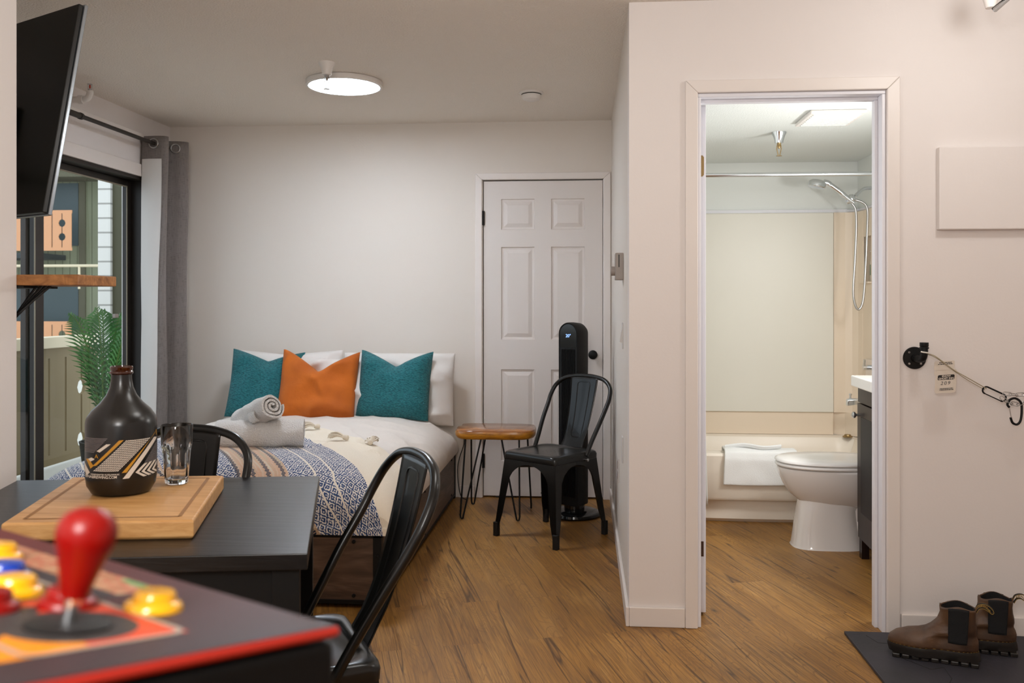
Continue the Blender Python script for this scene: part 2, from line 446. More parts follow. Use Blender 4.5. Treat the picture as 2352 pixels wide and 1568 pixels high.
def text_mb(s, size, fn, extrude=0, bold=0, align='LEFT', spacing=1):
    """lettering as faces; fn maps (x, y) of the flat text to a 3-D point"""
    cu = bpy.data.curves.new('lettering', 'FONT'); cu.body = s; cu.size = size; cu.align_x = align; cu.offset = bold; cu.space_character = spacing
    cu.resolution_u = 3
    o = bpy.data.objects.new('lettering', cu); C.objects.link(o)
    bpy.context.view_layer.update()
    me = o.evaluated_get(bpy.context.evaluated_depsgraph_get()).to_mesh()
    mb = MB(); mb.add([fn(v.co.x, v.co.y) for v in me.vertices], [list(p.vertices) for p in me.polygons])
    o.evaluated_get(bpy.context.evaluated_depsgraph_get()).to_mesh_clear()
    bpy.data.objects.remove(o); bpy.data.curves.remove(cu)
    return mb
def srect(hx, hy, r, z, n=6, cx=0, cy=0):
    """rounded rectangle ring"""
    out = []
    for qx, qy, a0 in ((1, 1, 0), (-1, 1, 90), (-1, -1, 180), (1, -1, 270)):
        for k in range(n+1):
            a = rad(a0+90*k/n)
            out.append((cx+qx*(hx-r)+r*cos(a), cy+qy*(hy-r)+r*sin(a), z))
    return out
# ------------------------------------------------------------------ camera
YAW = rad(4.63)
cd = bpy.data.cameras.new('camera'); cam = bpy.data.objects.new('camera', cd); C.objects.link(cam)
cam.location = (0, 0, 1.24); cam.rotation_euler = (rad(90), 0, YAW)
cd.sensor_width = 36; cd.lens = 2050/2352*36; cd.shift_y = -87/2352; cd.clip_start = .02; cd.clip_end = 200
cd.dof.use_dof = True; cd.dof.focus_distance = 3.4; cd.dof.aperture_fstop = 7
bpy.context.scene.camera = cam

# ------------------------------------------------------------------ the room
H = 2.40
LW, FW, BW, PX = -2.72, 5.68, 3.465, .172      # left wall, far wall, bathroom wall, corridor side of partition
struct('floor', MB().box(-2.9, -2.6, -.1, 2.9, 6.1, 0), 'floor', 'mid brown oak plank floor running through room and bathroom', 'floor')
struct('ceiling', MB().box(-2.9, -2.6, H, 2.9, 6.1, H+.1), 'ceil', 'pale stippled ceiling of the main room', 'ceiling')
struct('wall_far', MB().box(-2.9, FW, 0, -.66, FW+.12, H).box(.13, FW, 0, PX+.1, FW+.12, H).box(-.66, FW, 2.035, .13, FW+.12, H).box(-.66, FW+.07, 0, .13, FW+.12, 2.035), 'wall_far',
       'pale grey wall behind the bed headboard side', 'wall')
WY0, WY1, WZ = 3.0, 5.36, 2.02
struct('wall_left', MB().box(LW-.16, -2.6, 0, LW, WY0, H).box(LW-.16, WY1, 0, LW, 5.8, H).box(LW-.16, WY0, WZ, LW, WY1, H),
       'wall', 'white wall around the sliding glass door', 'wall')
struct('wall_near_left', MB().box(-2.72, -2.5, 0, -1.62, 2.432, H), 'wall', 'white wall end at the left edge, beside the table', 'wall')
struct('wall_partition', MB().box(PX, BW+.12, 0, .30, FW, H), 'wall_far', 'narrow side wall between the bed area and bathroom, with switches', 'wall')
OX0, OX1, OZ = .432, 1.133, 2.045
struct('wall_bathroom', MB().box(PX, BW, 0, OX0, BW+.12, H).box(OX1, BW, 0, 2.7, BW+.12, H).box(OX0, BW, OZ, OX1, BW+.12, H), 'wall',
       'cream wall around the bathroom doorway', 'wall')
struct('wall_right', MB().box(2.6, -2.6, 0, 2.72, BW+.1, H), 'wall', 'white wall at the far right', 'wall')
struct('wall_back', MB().box(-2.9, -2.72, 0, 2.72, -2.6, H), 'wall', 'white wall behind the viewer', 'wall')
# baseboards
BH = .075
struct('baseboard_far', MB().box(-.80, FW-.013, 0, -.70, FW, BH), 'trim', 'white baseboard between bed and closet door', 'baseboard', bevel=.003)
struct('baseboard_partition', MB().box(PX-.013, BW-.013, 0, PX, FW-.02, BH), 'trim', 'white baseboard along the narrow side wall', 'baseboard', bevel=.003)
struct('baseboard_bathroom', MB().box(PX+.0003, BW-.013, 0, .3845, BW, BH).box(1.186, BW-.013, 0, 2.6, BW, BH), 'trim', 'white baseboard along the bathroom wall', 'baseboard', bevel=.003)

# --------------------------------------------------------- closet door (six panels)
dx0, dx1, dz1 = -.642, .115, 2.022
def panel_door(x0, x1, z0, z1, y):
    mb = MB(); w = x1-x0
    px = [(x0+.112, x0+.326), (x1-.326, x1-.112)]
    pz = [(.233, .82), (1.01, 1.602), (1.712, 1.908)]
    xs = [x0, px[0][0], px[0][1], px[1][0], px[1][1], x1]
    zs = [z0, pz[0][0], pz[0][1], pz[1][0], pz[1][1], pz[2][0], pz[2][1], z1]
    for i in range(5):
        for j in range(7):
            if i in (1, 3) and j in (1, 3, 5):
                a0, a1, c0, c1 = xs[i], xs[i+1], zs[j], zs[j+1]
                def ring(d, yy): return [(a0+d, yy, c0+d), (a1-d, yy, c0+d), (a1-d, yy, c1-d), (a0+d, yy, c1-d)]
                mb.loft([ring(0, y), ring(.004, y+.009), ring(.016, y+.010), ring(.040, y+.002), ring(.044, y+.002)], cap=False)
                mb.add(ring(.044, y+.002), [(0, 1, 2, 3)])
            else:
                mb.add([(xs[i], y, zs[j]), (xs[i+1], y, zs[j]), (xs[i+1], y, zs[j+1]), (xs[i], y, zs[j+1])], [(0, 1, 2, 3)])
    mb.add([(x0, y, z0), (x0, y+.035, z0), (x0, y+.035, z1), (x0, y, z1)], [(0, 1, 2, 3)])
    mb.add([(x1, y, z0), (x1, y+.035, z0), (x1, y+.035, z1), (x1, y, z1)], [(0, 1, 2, 3)])
    mb.add([(x0, y+.035, z0), (x1, y+.035, z0), (x1, y+.035, z1), (x0, y+.035, z1)], [(0, 1, 2, 3)])
    mb.add([(x0, y, z0), (x1, y, z0), (x1, y+.035, z0), (x0, y+.035, z0)], [(0, 1, 2, 3)])
    mb.add([(x0, y, z1), (x1, y, z1), (x1, y+.035, z1), (x0, y+.035, z1)], [(0, 1, 2, 3)])
    return mb
d1 = struct('door_1', panel_door(dx0, dx1, .012, dz1, FW+.006), 'door', 'white six-panel closet door in the far wall', 'door', weld=True)
struct('door_knob', MB().lathe([(.004, 0), (.026, -.002), (.027, -.008), (.012, -.012), (.011, -.03), (.022, -.036), (.029, -.045), (.028, -.056), (.018, -.063), (.001, -.064)], (.054, FW+.006, .918), 24, 'y'), 'blackflat', parent=d1, smooth=True, world=False)
for z in (1.787, .235):
    struct('hinge', MB().box(dx0-.008, FW-.004, z-.045, dx0+.006, FW+.006, z+.045).lathe([(.006, z-.046), (.006, z+.046)], (dx0-.003, FW-.006, 0), 10), 'blackflat', parent=d1)
struct('trim_1', MB().prism([(-.695, FW, 0), (-.652, FW, 0), (-.652, FW, 2.031), (-.695, FW, 2.072)], (0, -.014, 0)).prism([(.122, FW, 0), (.166, FW, 0), (.166, FW, 2.072), (.122, FW, 2.031)], (0, -.014, 0)).prism([(-.695, FW, 2.0722), (-.652, FW, 2.0312), (.122, FW, 2.0312), (.166, FW, 2.0722)], (0, -.014, 0))
       .box(-.6545, FW-.005, 0, -.6475, FW+.06, 2.0295).box(.1185, FW-.005, 0, .1245, FW+.06, 2.0295).box(-.6475, FW-.0045, 2.030, .1185, FW+.06, 2.036), 'trim', 'white casing around the closet door', 'door casing', bevel=.003)

# --------------------------------------------------------- bathroom doorway
cw = .047
struct('trim_2', MB()
       .prism([(OX0-cw, BW, 0), (OX0, BW, 0), (OX0, BW, OZ-.0004), (OX0-cw, BW, OZ+cw-.0004)], (0, -.016, 0))
       .prism([(OX1+cw, BW, 0), (OX1, BW, 0), (OX1, BW, OZ-.0004), (OX1+cw, BW, OZ+cw-.0004)], (0, -.016, 0))
       .prism([(OX0-cw, BW, OZ+cw), (OX0, BW, OZ), (OX1, BW, OZ), (OX1+cw, BW, OZ+cw)], (0, -.016, 0)), 'trim', 'cream casing around the bathroom doorway', 'door casing', bevel=.003)
struct('trim_3', MB().box(OX0+.0005, BW+.001, 0, OX0+.014, BW+.1195, OZ-.0145).box(OX1-.014, BW+.001, 0, OX1-.0005, BW+.1195, OZ-.0145).box(OX0+.0005, BW+.001, OZ-.014, OX1-.0005, BW+.1195, OZ-.0005)
       .box(OX1-.026, BW+.05, 0, OX1-.0142, BW+.085, OZ-.0265).box(OX0+.014, BW+.05, OZ-.026, OX1-.014, BW+.085, OZ-.014), 'trim_cool', 'white jamb lining the bathroom doorway', 'door jamb', bevel=.002)
d2 = struct('door_2', MB().box(.446, 3.60, .012, .482, 4.28, 2.03), 'trim_cool', 'white bathroom door standing open, seen edge-on at the left jamb', 'door', bevel=.002)
mbh = MB().add(*[[(p[0], 3.5985, p[1]) for p in [(.449, 1.745), (.468, 1.745), (.474, 1.752), (.474, 1.822), (.468, 1.829), (.449, 1.829)]], [(0, 1, 2, 3, 4, 5)]])
struct('hinge', mbh, 'brass', parent=d2)
mbh = MB().add([(.449, 3.5985, .235), (.473, 3.5985, .235), (.473, 3.5985, .295), (.449, 3.5985, .295)], [(0, 1, 2, 3)])
struct('hinge_mortise', mbh, 'hinge_dark', parent=d2)

# --------------------------------------------------------- bathroom shell
BC = 2.15; BR = 1.745; BB = 5.88
struct('ceiling_bathroom', MB().box(.28, BW+.12, BC, 2.3, 6.0, BC+.08), 'bathceil', 'lower stippled bathroom ceiling', 'ceiling')
struct('wall_bath_far', MB().box(.28, BB, 0, 2.3, BB+.1, H), 'bathwall', 'white wall above the tub surround', 'wall')
struct('wall_bath_left', MB().box(.285, BW+.12, 0, .31, BB, BC), 'bathwall', 'white left wall of the bathroom', 'wall')
nz0, nz1, ny0, ny1 = 1.375, 1.655, 5.585, 5.725
struct('wall_bath_right', MB().box(BR, BW+.12, 0, BR+.1, ny0-.01, BC).box(BR, ny1+.01, 0, BR+.1, BB, BC).box(BR, ny0-.01, 0, BR+.1, ny1+.01, nz0-.012).box(BR, ny0-.01, nz1+.012, BR+.1, ny1+.01, BC).box(BR+.1, ny0-.02, nz0-.05, BR+.12, ny1+.02, nz1+.05),
       'bathwall', 'white right wall of the bathroom', 'wall')

# --------------------------------------------------------- sliding glass door
w1 = struct('window_1', MB().box(LW-.13, WY0, 0, LW-.0, WY0+.05, WZ).box(LW-.13, WY1-.045, 0, LW+.0, WY1, WZ).box(LW-.13, WY0+.05, WZ-.022, LW+.0, WY1-.045, WZ).box(LW-.13, WY0+.05, 0, LW+.0, WY1-.045, .05),
            'frame', 'dark bronze sliding glass door onto the balcony', 'sliding door', bevel=.003)
def sash(y0, y1, x, m0, m1, nm):
    s_ = struct(nm, MB().box(x-.03, y0, .05, x, y0+m0, WZ-.023).box(x-.03, y1-m1, .05, x, y1, WZ-.023).box(x-.03, y0+m0, WZ-.06, x, y1-m1, WZ-.023).box(x-.03, y0+m0, .05, x, y1-m1, .13), 'frame', parent=w1, bevel=.003)
    struct('glass_pane', MB().add([(x-.015, y0+m0-.004, .125), (x-.015, y1-m1+.004, .125), (x-.015, y1-m1+.004, WZ-.055), (x-.015, y0+m0-.004, WZ-.055)], [(0, 1, 2, 3)]), 'pane', parent=s_)
    struct('seal_strip', MB().box(x-.001, y0+m0, .13, x+.003, y0+m0+.008, WZ-.069).box(x-.001, y1-m1-.008, .13, x+.003, y1-m1, WZ-.069).box(x-.001, y0+m0, WZ-.068, x+.003, y1-m1, WZ-.06), 'frame_light', parent=s_)
    return s_
s1 = sash(4.27, WY1-.045, LW-.075, .13, .05, 'fixed_sash')
s2 = sash(WY0+.05, 4.35, LW-.03, .06, .075, 'sliding_sash')
struct('latch', MB().box(LW-.078, 5.10, 1.155, LW-.06, 5.14, 1.178), 'plate', parent=s1, bevel=.002)
struct('trim_4', MB().box(LW, WY0-.06, WZ, LW+.014, WY1+.05, WZ+.075).box(LW, WY0-.06, 0, LW+.014, WY0, WZ).box(LW, WY1, 0, LW+.014, WY1+.05, WZ), 'trim', 'white casing around the sliding door', 'door casing', bevel=.003)
struct('trim_5', MB().box(LW, 2.9, 2.245, LW+.03, 5.55, 2.28), 'trim', 'white strip on the wall above the sliding door', 'trim', bevel=.003)

# --------------------------------------------------------- balcony and beyond
struct('floor_balcony', MB().box(-4.2, 2.2, -.12, LW-.16, 7.2, -.02), 'pale_exterior', 'pale balcony floor', 'floor')
sw = struct('wall_balcony_side', MB().box(-3.62, 6.6, -.1, LW-.16, 6.72, 3.4), 'olive', 'olive side wall of the balcony', 'wall')
struct('trim_6', MB().box(-3.72, 6.57, -.1, -3.62, 6.75, 3.4), 'whitebrick', 'white jointed corner strip at the end of the balcony side wall', 'trim')
# near balcony railing with slots and round cut-outs
def slot_panel(x, y0, y1, z0, z1, step, circ, rad_, slot, horiz, per=3):
    """boards side by side: joints alternate plain slot / slot with two round cut-outs. horiz=True lays the panel along X."""
    mb = MB(); n = max(1, round((y1-y0)/step)); st = (y1-y0)/n
    zz = [z0+.08]+sum([[c-rad_, c-rad_*.7, c, c+rad_*.7, c+rad_] for c in circ], [])+[z1-.08]
    def inset(z, hole):
        if hole:
            for c in circ:
                d = abs(z-c)
                if d <= rad_+1e-6: return max(slot, math.sqrt(max(rad_**2-d*d, 0)))
        return slot
    for i in range(n):
        a, b = y0+i*st, y0+(i+1)*st
        L = [(a+inset(z, i % per == 0), z) for z in zz]; R = [(b-inset(z, i % per == per-1), z) for z in zz]
        for k in range(len(zz)-1):
            q = [L[k], R[k], R[k+1], L[k+1]]
            if horiz: mb.prism([(p[0], x, p[1]) for p in q], (0, .025, 0))
            else: mb.prism([(x, p[0], p[1]) for p in q], (.025, 0, 0))
    for (c0, c1) in ((z0, z0+.08), (z1-.08, z1)):
        if horiz: mb.box(y0, x, c0, y1, x+.025, c1)
        else: mb.box(x, y0, c0, x+.025, y1, c1)
    return mb
rl = thing('balcony_railing', 'tan balcony railing board with slots and round cut-outs, outside the sliding door', 'railing', (-4.1, 4.8, -.02))
obj('slotted_board', slot_panel(-4.1, 2.99, 7.61, .0, .9, .22, (.14, .565), .06, .012, False), 'railing', rl, False, world=True)
obj('handrail', MB().box(-4.16, 2.3, .90, -4.03, 7.6, .985), 'cream_rail', rl, False, bevel=.006, world=True)

FY = 22.3
bd = thing('apartment_building', 'green-sided apartment building across the courtyard, seen through the sliding door', 'building', (-14, FY, -3))
obj('green_siding_wall', MB().box(-20, FY, -3, -8.4, FY+.3, 4.45), 'green_siding', bd, False, world=True)
obj('roof_edge', MB().box(-20, FY-.9, 4.42, -8.4, FY+.3, 4.6), 'olive', bd, False, world=True)
for z0, z1 in ((2.75, 4.38), (.55, 1.85), (-2.5, -1.0)):
    r_ = obj('recessed_window', MB().box(-16.6, FY-.02, z0, -13.15, FY+.02, z1), 'teal_panel', bd, False, world=True)
    obj('window_mullion', MB().box(-14.6, FY-.04, z0, -14.5, FY-.02, z1), 'dark_void', r_, False, world=True)
obj('corner_board', MB().box(-13.12, FY-.05, -3, -12.95, FY, 4.4), 'olive', bd, False, world=True)
for zb, nm in ((2.55, 'upper'), (-.20, 'lower')):
    bal = obj('balcony_front', slot_panel(FY-1.2, -15.95, -12.62, zb, zb+1.0, .25, (zb+.34, zb+.68), .095, .014, True), 'peach', bd, False, world=True)
    obj('balcony_slab', MB().box(-17.0, FY-1.2, zb-.18, -13.5, FY, zb-.05), 'dark_void', bal, False, world=True)
obj('pale_backing_wall', MB().box(-18, FY-2.0, -3, -9.5, FY-1.9, -.45), 'pale_exterior', bd, False, world=True)  # added pale wall, there to make the near railing's cut-outs look bright
obj('rail_pipe', MB().tube([(-17, FY-1.3, 2.17), (-11.8, FY-1.3, 2.17)], .035).tube([(-13.7, FY-1.3, 2.17), (-13.7, FY-1.3, 1.6)], .03).tube([(-12.37, FY-1.3, 2.17), (-12.37, FY-1.3, 1.6)], .03), 'cream_rail', bd, world=True)
struct('ground_courtyard', MB().box(-40, -10, -3.2, -4.3, 60, -3), 'pale_exterior', 'pale courtyard ground below the balcony, added as bright backing', 'ground')  # ground added and kept pale so bright tone shows through the railing slots

# potted palm on the balcony
def make_palm(loc):
    t = thing('potted_palm', 'green feathery palm plant standing on the balcony behind the glass', 'plant', loc)
    obj('planter', MB().lathe([(.10, 0), (.13, .02), (.16, .28), (.165, .30), (.15, .30), (.14, .26), (.001, .26)], seg=24), 'pot', t)
    rnd = random.Random(4)
    for k in range(13):
        az = k*2.4+rnd.uniform(-.3, .3); lean = rnd.uniform(.08, .26); hgt = rnd.uniform(.75, 1.22) if k > 3 else rnd.uniform(1.1, 1.25)
        pts = []
        for i in range(11):
            u = i/10
            rr = lean*u**1.6*1.1+.02; z = .26+hgt*(u-.20*u**4)
            pts.append(Vector((rr*cos(az), rr*sin(az), z)))
        st = obj('frond_stem', MB().tube(pts, [.007*(1-.8*i/10)+.001 for i in range(11)], 6), 'palm_stem', t)
        lf = MB()
        P = spline(pts, 3)
        for i in range(8, len(P)-1):
            u = i/(len(P)-1); d = (P[i+1]-P[i-1]).normalized()
            side = d.cross(Vector((cos(az+.3), sin(az+.3), .1))).normalized()
            ln = .17*sin(PI*min(1, (u-.25)/.78+.12))+.03
            for sg in (-1, 1):
                dr = (side*sg*.8+d*.75+Vector((0, 0, -.12))).normalized()
                a = P[i]; w = d*.008
                m_ = a+dr*ln*.55+Vector((0, 0, .008)); e = a+dr*ln+Vector((0, 0, -.02))
                lf.add([a-w*.4, m_-w, e, m_+w, a+w*.4], [(0, 1, 2, 3, 4)])
        obj('leaflets', lf, 'palm', st, False)
    return t
make_palm((-3.36, 6.02, -.02))

# --------------------------------------------------------- plates, thermostat on the partition wall
t = thing('thermostat', 'grey-brown wall thermostat with side dial on the narrow side wall', 'thermostat', (PX, 4.0, 1.40))
obj('housing', MB().box(PX-.036, 3.945, 1.345, PX, 4.045, 1.463), 'plate', t, False, bevel=.003, world=True)
obj('vent_slot', MB().box(PX-.022, 3.9440, 1.40, PX-.018, 3.9452, 1.455), 'blackflat', t, False, world=True)
obj('dial', MB().lathe([(.0205, -.0), (.0205, .016), (.019, .018), (.001, .018)], (PX-.036, 4.005, 1.385), 24, 'x').add([], []), 'plate', t, world=True)
for o in t.children:
    if o.name.startswith('dial'):
        for v in o.data.vertices: v.co.x = -.036-(v.co.x+.036)
t = thing('light_switch', 'white light switch plate with a rocker, below the thermostat', 'switch', (PX, 4.0, 1.10))
obj('plate', MB().box(PX-.005, 3.965, 1.04, PX, 4.035, 1.155), 'plate_white', t, False, bevel=.002, world=True)
obj('rocker', MB().prism([(PX-.005, 3.985, 1.065), (PX-.016, 3.985, 1.07), (PX-.005, 3.985, 1.13)], (0, .03, 0)), 'plate_white', t, False, world=True)
tag(obj('blank_wall_plate', MB().box(PX-.006, 3.965, .535, PX, 4.035, .65), 'plate_white', None, False, bevel=.002), 'plain white wall plate low on the narrow side wall, nearer one', 'wall plate')
t = thing('wall_outlet', 'white electrical outlet low on the narrow side wall, farthest plate', 'outlet', (PX, 4.45, .42))
obj('plate', MB().box(PX-.006, 4.415, .36, PX, 4.485, .475), 'plate_white', t, False, bevel=.002, world=True)
obj('socket', MB().box(PX-.009, 4.432, .375, PX-.005, 4.468, .41).box(PX-.009, 4.432, .425, PX-.005, 4.468, .46), 'plate', t, False, world=True)

# --------------------------------------------------------- ceiling fixtures, main room
t = thing('ceiling_light', 'round flat white LED ceiling light glowing above the bed', 'ceiling light', (-1.25, 4.58, H))
obj('rim', MB().lathe([(.185, 0), (.197, -.002), (.198, -.026), (.188, -.030), (.182, -.028)], seg=48, cap=False), 'whiteplastic', t)
obj('diffuser', MB().lathe([(.001, -.0285), (.186, -.0285)], seg=48), 'led', t)
def sprinkler(t, x, y, z, cup, brassm='brass', s=1.0):
    r_ = obj('escutcheon', MB().lathe([(.030*s, 0), (.029*s, -.006*s), (.022*s, -.020*s), (.018*s, -.035*s), (.017*s, -.045*s), (.010*s, -.047*s), (.001, -.047*s)], (0, 0, 0), 24, cap=False), cup, t)
    h = obj('sprinkler_head', MB().lathe([(.008*s, -.045*s), (.009*s, -.055*s), (.006*s, -.058*s), (.004*s, -.066*s), (.001, -.068*s)], seg=14)
        .tube([(.008*s, 0, -.055*s), (.009*s, 0, -.068*s), (.003*s, 0, -.095*s)], .0018*s, 6).tube([(-.008*s, 0, -.055*s), (-.009*s, 0, -.068*s), (-.003*s, 0, -.095*s)], .0018*s, 6)
        .lathe([(.001, -.095*s), (.012*s, -.096*s), (.012*s, -.0975*s), (.001, -.098*s)], seg=14), brassm, t)
    return t
t = thing('fire_sprinkler', 'white cupped fire sprinkler hanging from ceiling in front of the round light', 'sprinkler', (-1.235, 4.21, H))
sprinkler(t, 0, 0, 0, 'whiteplastic', 'steel', 1.32)
t = thing('smoke_detector', 'white round smoke detector on the ceiling toward the closet door', 'smoke detector', (-.29, 4.90, H))
obj('base_plate', MB().lathe([(.066, 0), (.066, -.006), (.055, -.010)], seg=32, cap=False), 'whiteplastic', t)
obj('cover', MB().lathe([(.052, -.014), (.053, -.026), (.047, -.038), (.030, -.045), (.001, -.046)], seg=32, cap=False), 'whiteplastic', t)
obj('vent_band', MB().lathe([(.049, -.009), (.049, -.0145)], seg=32, cap=False), 'blackflat', t)
# pipe sprinkler on the left wall
t = thing('pipe_sprinkler', 'white pipe sprinkler with upturned elbow, high on wall over the sliding door', 'sprinkler', (LW, 4.41, 2.298))
obj('pipe', MB().tube(spline([(LW, 4.41, 2.292), (-2.60, 4.41, 2.292), (-2.555, 4.41, 2.298), (-2.54, 4.41, 2.32), (-2.54, 4.41, 2.335)], 6), .0165, 14).lathe([(.022, -2.60), (.022, -2.575)], (0, 4.41, 2.292), 14, 'x'), 'whiteplastic', t, world=True)
obj('sprinkler_head', MB().lathe([(.010, 2.335), (.010, 2.345), (.005, 2.347)], (-2.54, 4.41, 0), 12).tube([(-2.55, 4.41, 2.345), (-2.55, 4.41, 2.368)], .002, 6).tube([(-2.53, 4.41, 2.345), (-2.53, 4.41, 2.368)], .002, 6).lathe([(.013, 2.368), (.013, 2.371)], (-2.54, 4.41, 0), 12), 'steel', t, world=True)
obj('glass_bulb', MB().lathe([(.003, 2.347), (.004, 2.357), (.003, 2.367)], (-2.54, 4.41, 0), 8), 'red_bulb', t, world=True)

# --------------------------------------------------------- curtain and rod
t = thing('curtain_rod', 'dark metal curtain rod running above the sliding door', 'curtain rod', (-2.62, 4.0, 2.218))
obj('pole', MB().tube([(-2.62, 2.55, 2.218), (-2.62, 5.655, 2.218)], .0115, 14), 'frame', t, world=True)
obj('sleeve', MB().tube([(-2.62, 2.55, 2.218), (-2.62, 4.45, 2.218)], .0155, 14).tube([(-2.62, 4.45, 2.218), (-2.62, 4.47, 2.218)], .018, 14), 'frame', t, world=True)
obj('finial', MB().lathe([(.012, 5.63), (.019, 5.64), (.019, 5.66), (.001, 5.665)], (-2.62, 0, 2.218), 14, 'y'), 'frame', t, world=True)
for yy in (4.25,):
    obj('bracket', MB().box(LW, yy-.008, 2.19, LW+.004, yy+.008, 2.25).box(LW, yy-.004, 2.196, -2.61, yy+.004, 2.203), 'frame', t, False, world=True)
cp = spline([(-2.705, 5.275), (-2.645, 5.262), (-2.585, 5.262), (-2.555, 5.275), (-2.553, 5.31), (-2.60, 5.345), (-2.655, 5.375), (-2.668, 5.41), (-2.60, 5.44), (-2.545, 5.455), (-2.512, 5.49), (-2.535, 5.53), (-2.60, 5.555), (-2.675, 5.585)], 6) if False else \
     [Vector((p.x, p.y)) for p in spline([(-2.705, 5.275, 0), (-2.645, 5.262, 0), (-2.585, 5.262, 0), (-2.555, 5.275, 0), (-2.553, 5.31, 0), (-2.60, 5.345, 0), (-2.655, 5.375, 0), (-2.668, 5.41, 0), (-2.60, 5.44, 0), (-2.545, 5.455, 0), (-2.512, 5.49, 0), (-2.535, 5.53, 0), (-2.60, 5.555, 0), (-2.675, 5.585, 0)], 6)]
def curt(i, u, z):
    """plan point of the curtain at path fraction u and height z, folds loosening downward"""
    n = len(cp)-1; f = u*n; k = min(int(f), n-1); p = cp[k].lerp(cp[k+1], f-k)
    d = (2.26-z)/2.24
    dx = noise.noise(Vector((u*5, z*1.1, 3)))*.022*min(1, d*3)-.035*d*(1 if u < .3 else .7)*(1-.3*u)
    dy = noise.noise(Vector((u*4, z*1.4, 9)))*.02*min(1, d*3)
    return Vector((max(p.x+dx, LW+.012), p.y+dy, z))
t = thing('curtain', 'grey grommet curtain with white lining bunched at right end of the rod', 'curtain', (-2.62, 5.4, 0))
obj('fabric_panel', MB().grid(lambda u, v: curt(0, u, .03+v*2.235), 90, 60), 'curtain', t, world=True, solid=.003)
def lin_pt(u, v):
    z = .03+v*2.095; p = curt(0, .012+u*.165, z); return Vector((p.x, p.y-.006, z))
obj('lining', MB().grid(lin_pt, 12, 60), 'curtain_lining', t, world=True)
for x, y, rz in ((-2.62, 5.258, 0), (-2.572, 5.447, .3)):
    ring = [Vector((x+.027*cos(a)*cos(rz), y-.006+.027*cos(a)*sin(rz), 2.218+.027*sin(a))) for a in [2*PI*k/28 for k in range(28)]]
    obj('grommet', MB().tube(ring, .0045, 8, closed=True), 'steel', t, world=True)

# --------------------------------------------------------- television and shelf on the far side of the near wall
def camrot(x, y): return Vector((x*cos(YAW)-y*sin(YAW), x*sin(YAW)+y*cos(YAW)))
Bq = camrot(-.5263*2.62, 2.62); zb = 1.24+.1024*2.62
hd = camrot(-.84, .545).normalized(); md = camrot(.545, .84).normalized()
tau = rad(10); upv = Vector((md.x*sin(tau), md.y*sin(tau), cos(tau))); nrm = Vector((md.x*cos(tau), md.y*cos(tau), -sin(tau)))
hv = Vector((hd.x, hd.y, 0)); B3 = Vector((Bq.x, Bq.y, zb))
def tvp(a, b, c_): return B3+hv*a+upv*b+nrm*c_
t = thing('television', 'large black flat television tilted downward, mounted high at upper left above the wooden shelf', 'television', tuple(B3+hv*.5))
def tvbox(a0, a1, b0, b1, c0, c1):
    m = MB(); return m.add([tvp(a, b, c_) for c_ in (c0, c1) for a, b in ((a0, b0), (a1, b0), (a1, b1), (a0, b1))], [(0, 3, 2, 1), (4, 5, 6, 7), (0, 1, 5, 4), (1, 2, 6, 5), (2, 3, 7, 6), (3, 0, 4, 7)])
obj('panel', tvbox(.0, 1.11, 0, .655, 0, .016), 'screen', t, False, bevel=.003, world=True)
obj('bezel', tvbox(-.004, 1.114, -.004, .659, .0165, .028), 'tv_edge', t, False, bevel=.002, world=True)
obj('housing', tvbox(.25, .9, .03, .36, -.028, .0), 'screen', t, False, bevel=.012, world=True)
obj('wall_bracket', tvbox(.5, .62, .12, .26, -.04, -.027).tube([tvp(.56, .19, -.035), (-1.98, 2.50, 1.72), (-2.02, 2.44, 1.72)], .018, 8), 'blackflat', t, False, world=True)
t = thing('wall_shelf', 'short thick wooden shelf below the television at left', 'shelf', (-1.9, 2.54, 1.3))
obj('board', MB().box(-2.45, 2.434, 1.292, -1.435, 2.64, 1.323), 'shelfwood', t, False, bevel=.003, world=True)
obj('bracket', MB().box(-1.80, 2.434, 1.285, -1.60, 2.60, 1.291), 'blackflat', t, False, world=True)
for k, (dx_, dz_) in enumerate([(0, 0), (.03, .012), (.05, -.012)]):
    pass
cb = MB()
for k in range(4):
    o_ = k*.014
    cb.tube(spline([(-1.56-o_, 2.50, 1.292), (-1.60-o_, 2.49, 1.255-.008*k), (-1.655-o_*.5, 2.47, 1.20-.012*k), (-1.73, 2.46, 1.15-.022*k), (-1.80, 2.45, 1.13-.03*k)], 8), .0038, 6)
tag(obj('cable_bundle', cb, 'cable'), 'black cables drooping under the wooden shelf', 'cable')
# ------------------------------------------------------------------ bed
cx, ba, cy, bb = -1.60, .80, 4.60, 1.03
bx0, bx1, by0 = -2.375, -.82, 3.565
bed = thing('bed', 'queen bed with brown wooden side boards, black corner brackets and a white duvet', 'bed', (-1.60, 4.6, 0))
obj('footboard', MB().box(bx0+.03, by0+.004, .035, bx1-.03, by0+.026, .288), 'bedwood', bed, False, world=True)
obj('side_board', MB().box(bx1-.026, by0+.03, .035, bx1-.004, 5.66, .288), 'bedwood_side', bed, False, world=True)
obj('side_board', MB().box(bx0+.004, by0+.03, .035, bx0+.026, 5.66, .288), 'bedwood_side', bed, False, world=True)
obj('rail', MB().box(bx0, by0, .288, bx1, by0+.03, .302).box(bx0+.03, by0, .018, bx1-.03, by0+.03, .035), 'blackflat', bed, False, bevel=.001, world=True)
obj('rail', MB().box(bx1-.03, by0+.03, .288, bx1, 5.66, .302).box(bx1-.03, by0+.03, .018, bx1, 5.66, .035), 'blackflat', bed, False, bevel=.001, world=True)
for x in (bx0, bx1-.035):
    for y in (by0, 5.63):
        lg = obj('corner_post', MB().box(x, y, 0, x+.035, y+.035, .300), 'blackflat', bed, False, bevel=.001, world=True)
BOLT = []
